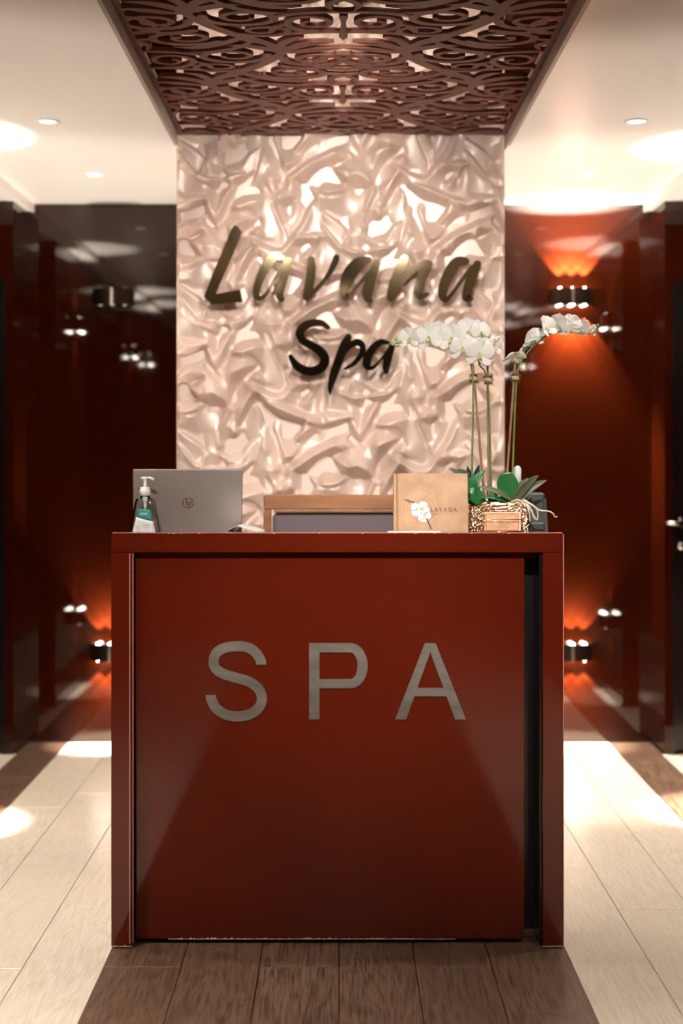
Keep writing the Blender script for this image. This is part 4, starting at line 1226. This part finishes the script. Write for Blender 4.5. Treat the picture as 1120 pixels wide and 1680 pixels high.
FLOWERS = [  # px, py, depth, yaw, pitch, roll, scale, fold
 (672, 555, -.025, -22, 4, 0, 1.12, 26), (703, 553, -.032, -8, 2, 6, 1.38, 8), (717, 546, -.010, 30, -6, -4, 1.15, 20),
 (741, 555, -.036, -16, 4, 0, 1.38, 16), (758, 570, -.044, 8, 10, 4, 1.34, 18), (767, 545, -.008, 22, -8, 0, 1.42, 4), (786, 579, -.040, 8, 14, -4, 1.45, 12), (788, 546, .008, 36, -10, 6, 1.34, 6), (809, 568, -.006, 64, 4, 10, 1.10, 36),
 (842, 584, -.022, 30, 58, 20, 1.20, 26), (860, 564, -.030, 84, 46, -46, 1.20, 30), (876, 553, .006, 152, 20, -16, 1.08, 16),
 (893, 539, -.032, 40, -24, 16, 1.22, 34), (913, 533, -.004, 140, 4, 10, 1.12, 14), (935, 533, -.016, 168, 0, -8, 1.12, 22), (953, 538, .004, 108, 4, 6, 1.0, 26), (966, 542, -.012, 70, 8, 0, .80, 52)]
for k, fl_ in enumerate(FLOWERS): flower(*fl_, seed=k)
# pedicels
PED = [((690, 562, -.018), (680, 560, -.012), (673, 556, -.018)), ((715, 563, -.02), (709, 560, -.02), (703, 554, -.024)), ((741, 569, -.022), (742, 562, -.02), (741, 555, -.028)),
       ((757, 577, -.02), (758, 571, -.02), (758, 568, -.034)), ((787, 600, -.004), (790, 590, -.02), (787, 580, -.030)), ((757, 577, -.02), (766, 560, -.012), (768, 547, -.006)), ((784, 588, -.008), (789, 565, .0), (789, 548, .006)), ((784, 588, -.008), (800, 578, -.006), (809, 571, -.006)),
       ((854, 595, -.012), (848, 588, -.014), (845, 584, -.016)), ((866, 577, -.014), (864, 568, -.018), (861, 563, -.022)), ((880, 563, -.014), (878, 556, -.008), (876, 553, -.004)), ((895, 551, -.012), (893, 545, -.018), (894, 539, -.022)),
       ((918, 545, -.01), (919, 538, -.016), (915, 534, -.016)), ((936, 545, -.008), (936, 539, -.012), (937, 534, -.014)), ((955, 547, -.006), (952, 543, -.006), (952, 539, -.008)), ((966, 548, -.006), (967, 545, -.008), (966, 543, -.010))]
for p in PED:
    P = catmull([tuple(at(a, b, OY + c)) for a, b, c in p], 5)
    part('pedicel', MB().tube(P, .0011, 6), M['stem'], orch, True)
def bud(px, py, dy, r, el, tiltx):
    c = at(px, py, OY + dy); mb = MB().sphere((0, 0, 0), r, 10, 8, el)
    o = part('bud', xf(mb, Matrix.Translation(c - WLOC[orch.name]) @ Matrix.Rotation(math.radians(tiltx), 4, 'Y')), M['bud'], orch, True, local=True)
for b in ((651, 556, -.018, .0070, 1.15, 20), (658, 562, -.02, .0058, 1.2, -30), (645, 564, -.018, .0045, 1.4, 60), (651, 567, -.016, .0042, 1.5, 80), (640.5, 558, -.016, .0030, 1.5, 20),
          (972, 543, -.007, .0042, 1.6, 40), (977, 539, -.006, .0030, 1.7, 25), (980.5, 533, -.006, .0022, 1.9, 10)): bud(*b)

# leaves: grid blades from base to tip
def leaf(base, tip, width, sag, face, m, fold=.25, ctrl=None, th=.0014, blunt=.55, oval=False):
    """base, tip, ctrl in (px, py, dy); face = direction the upper side looks towards"""
    b = at(base[0], base[1], OY + base[2]); t = at(tip[0], tip[1], OY + tip[2])
    mdl = at(ctrl[0], ctrl[1], OY + ctrl[2]) if ctrl else (b + t) / 2 + Vector((0, 0, sag))
    f_ = Vector(face).normalized(); g = []; N_ = 14
    for i in range(N_ + 1):
        s = i / N_
        p = b * (1 - s) ** 2 + mdl * 2 * s * (1 - s) + t * s * s
        tg = ((mdl - b) * (1 - s) + (t - mdl) * s).normalized()
        side = tg.cross(f_).normalized(); nrm = side.cross(tg).normalized()
        w = width * max(.03, (math.sin(math.pi * min(.999, .06 + .94 * s ** blunt)) ** .7))
        if oval: w = width * max(.05, (1 - min(1, abs(2 * s - 1.04) / 1.04) ** 2.1)) ** .55
        g.append([tuple(p + side * (w * x) + nrm * (fold * w * abs(x))) for x in (-1, -.8, -.55, -.28, 0, .28, .55, .8, 1)])
    o = part('leaf', MB().sheet(g, th), m, orch, True)
    return o
V_ = (0, -1, .25)
leaf((838, 823, -.045), (828, 775, -.055), .0300, 0, V_, M['leaf'], .07, oval=True)                    # round leaf facing the room
leaf((776, 822, -.050), (796, 772, -.060), .0225, 0, (-.5, -1, .1), M['leaf'], .25, ctrl=(762, 800, -.06), blunt=.7)
leaf((790, 826, -.056), (768, 812, -.060), .0200, 0, (-.2, -1, .4), M['leaf'], .2, ctrl=(772, 800, -.07), blunt=.7)
leaf((842, 822, -.040), (783, 798, -.070), .0100, 0, (0, -1, .8), M['leaf_back'], .2, ctrl=(815, 803, -.075), blunt=.7)
leaf((832, 825, -.05), (788, 818, -.07), .0085, 0, (0, -.9, 1), M['leaf'], .2, ctrl=(806, 811, -.07), blunt=.7)
leaf((842, 823, -.040), (883, 780, -.050), .0150, 0, (.5, -1, -.1), M['leaf_back'], .22, ctrl=(858, 796, -.055), blunt=.75)
leaf((846, 823, -.030), (897, 788, -.030), .0115, 0, (.3, -1, .2), M['leaf_back'], .22, ctrl=(868, 797, -.035), blunt=.75)
leaf((838, 812, .01), (866, 784, .015), .010, 0, (.2, -1, .2), M['leaf_back'], .2, blunt=.75)
leaf((784, 822, .0), (736, 768, -.005), .0120, 0, (-.4, -1, .3), M['leaf_back'], .25, ctrl=(765, 780, .0), blunt=.75)
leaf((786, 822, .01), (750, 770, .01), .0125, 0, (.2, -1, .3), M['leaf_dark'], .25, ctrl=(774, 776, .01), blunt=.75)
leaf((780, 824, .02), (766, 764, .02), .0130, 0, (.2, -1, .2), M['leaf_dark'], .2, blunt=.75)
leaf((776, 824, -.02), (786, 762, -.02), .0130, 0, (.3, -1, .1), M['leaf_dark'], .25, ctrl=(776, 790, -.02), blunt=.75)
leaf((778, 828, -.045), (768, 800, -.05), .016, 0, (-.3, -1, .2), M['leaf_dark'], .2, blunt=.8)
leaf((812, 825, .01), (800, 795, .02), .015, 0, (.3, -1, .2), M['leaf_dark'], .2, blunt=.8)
# aerial roots spilling over the right rim
for k, pts in enumerate([
    [(845, 826, -.030), (858, 822, -.045), (872, 828, -.055), (884, 837, -.060), (900, 839, -.058), (907, 843, -.056), (910, 848, -.055), (914, 847.5, -.055)],
    [(843, 827, -.04), (856, 826, -.058), (868, 834, -.064), (875, 846, -.064), (880, 853, -.062), (882, 846, -.060), (881, 838, -.058)],
    [(848, 826, -.03), (862, 826, -.05), (871, 836, -.058), (874, 848, -.06), (878, 853, -.06)],
    [(840, 826, -.045), (852, 823, -.056), (863, 830, -.064), (868, 842, -.066), (869, 855, -.066)],
    [(846, 825, -.02), (860, 824, -.035), (874, 832, -.045), (882, 838, -.05)],
    [(838, 824, -.05), (848, 820, -.058), (856, 824, -.062), (861, 832, -.064)],
    [(842, 822, -.03), (850, 818, -.03), (860, 820, -.035), (870, 827, -.04)]]):
    P = stem_line(pts, 6)
    part('aerial_root', MB().tube(P, [.0027 - .0011 * i / len(P) for i in range(len(P))], 7), M['root'], orch, True)

# ------------------------------------------------------------------ card holder with cards
M['rose'] = mat('rose_gold_wire', (.80, .47, .33), .22, metal=1.0)
M['acrylic'] = thin_clear('clear_acrylic', (.96, .96, .95), 1.45)
M['card'] = mat('card_print', (.66, .34, .16), .45, noise=((.74, .45, .26), (40, 40, 40), 3, .35, .65))
M['card_edge'] = mat('card_border', (.56, .20, .07), .45)
HY = 3.792
hx0, hx1 = at(786, 0, HY).x, at(856, 0, HY).x
hold = thing('card_holder', ((hx0 + hx1) / 2, HY, TOPZ), 'rose gold wire business card holder before the gold pot', 'card holder')
zb, zf, zk = TOPZ + .0022, at(0, 852, HY).z, at(0, 834, HY).z
def wire(name, pts, r=.0011): return part(name, MB().tube(pts, r, 8), M['rose'], hold, True)
yf, yb = 3.772, 3.806
wire('front_frame', [(hx0, yf, zb), (hx1 - .003, yf, zb), (hx1 - .003, yf, zf), (hx0, yf, zf), (hx0, yf, zb)])
wire('base_frame', [(hx0, yf, zb), (hx0 + .010, yb, zb), (hx1 + .002, yb, zb), (hx1 - .003, yf, zb)])
wire('back_frame', [(hx0 + .012, yb, zb), (hx0 + .016, yb + .004, zk), (hx1 + .002, yb + .004, zk), (hx1 + .002, yb, zb)])
part('acrylic_back', MB().box(hx0 + .013, hx1 + .001, yb - .001, yb + .0006, zb + .002, zk - .002), M['acrylic'], hold)
for k in range(5):
    y = 3.786 + .0022 * k; x0 = at(796 - .4 * k, 0, y).x; x1 = at(851 + .8 * k, 0, y).x
    z0, z1 = TOPZ + .0036, at(0, 842 - .5 * k, y).z
    if k == 0:
        cd = solo('business_card', MB().box(x0, x1, y, y + .0006, z0, z1), M['card_edge'], 'printed orange business card at the front of the wire holder', 'card', 'business cards in the holder', loc=((x0 + x1) / 2, y, z0))
        part('print_field', MB().box(x0 + .003, x1 - .003, y - .0002, y, z0 + .003, z1 - .003), M['card'], cd)
        pr = MB()
        cxp, czp = x0 + .024, (z0 + z1) / 2 + .004
        for e in ((0, 0, .0036, .003), (.004, .0015, .0036, .0028), (.003, -.004, .003, .0034)):
            pr.prism([(cxp + e[0] + e[2] * math.cos(a), czp + e[1] + e[3] * math.sin(a)) for a in np.linspace(0, 5.9, 14)], lambda a, b: (a, y - .0005, b), lambda a, b: (a, y - .0001, b))
        part('printed_orchid', pr, M['print_w'], cd)
        tx = MB(); text_into(tx, 'LAVANA', lambda a, b: (a, y - .0005, b), lambda a, b: (a, y - .0001, b), (x0 + .034, x0 + .052, czp + .001, czp + .004)); part('printed_title', tx, M['ink'], cd)
        tx = MB()
        for i in range(5): tx.box(x0 + .034, x0 + .034 + (.012, .030, .034, .022, .026)[i], y - .0005, y - .0001, czp - .004 - .0036 * i, czp - .0031 - .0036 * i)
        part('printed_lines', tx, M['ink'], cd)
    else:
        solo('business_card', MB().box(x0, x1, y, y + .0006, z0, z1), M['paper'] if k % 2 else M['card'], 'business card %s behind the printed front card in the wire holder' % ('', 'first', 'second', 'third', 'fourth')[k], 'card', 'business cards in the holder', loc=((x0 + x1) / 2, y, z0))

# ------------------------------------------------------------------ phone and slim white bottle behind the pot
M['phone'] = mat('phone_plastic', (.055, .058, .062), .35)
M['phone_dark'] = mat('phone_dark', (.012, .012, .013), .3)
TY = 4.06
tx0, tx1 = at(858, 0, TY).x, at(892, 0, TY).x
ph = thing('desk_phone', ((tx0 + tx1) / 2, TY, WORK), 'dark grey desk telephone behind the gold pot', 'telephone')
zt_ = at(0, 808, TY).z
prof = [(TY - .045, WORK + .0005), (TY + .11, WORK + .0005), (TY + .11, WORK + .03), (TY + .012, zt_ - .018), (TY - .004, zt_ - .018), (TY - .045, WORK + .022)]
part('base', MB().prism(prof, lambda a, b: (tx0 - .05, a, b), lambda a, b: (at(893, 0, TY).x + .004, a, b)), M['phone_dark'], ph)
rk = [(at(866, 0, TY).x, TY - .012, WORK + .06), (at(866, 0, TY).x, TY + .004, zt_ - .02)]
part('handset', MB().box(tx0 + .004, tx1, TY - .020, TY + .012, WORK + .045, zt_, .006), M['phone'], ph)
part('rest_plate', MB().box(at(868, 0, TY - .05).x, at(893, 0, TY - .05).x, TY - .06, TY - .046, WORK + .001, at(0, 857, TY - .05).z, .004), M['phone'], ph)
wb = at(848.5, 0, 4.23); zt2 = at(0, 764, 4.23).z - WORK
M['white_cool'] = mat('white_cool_plastic', (.70, .76, .80), .3)
sb = thing('slim_bottle', (wb.x, 4.23, WORK), 'slim white round-topped bottle behind the orchid leaves', 'bottle')
part('bottle_body', MB().lathe([(.012, .0005), (.0135, .004), (.0135, zt2 * .55), (.0115, zt2 * .6)], n=24), M['white_cool'], sb, True, local=True)
part('cap', MB().lathe([(.0112, zt2 * .602), (.0112, zt2 - .012), (.0095, zt2 - .006), (.006, zt2 - .0015), (.001, zt2)], n=24), M['white_cool'], sb, True, local=True)
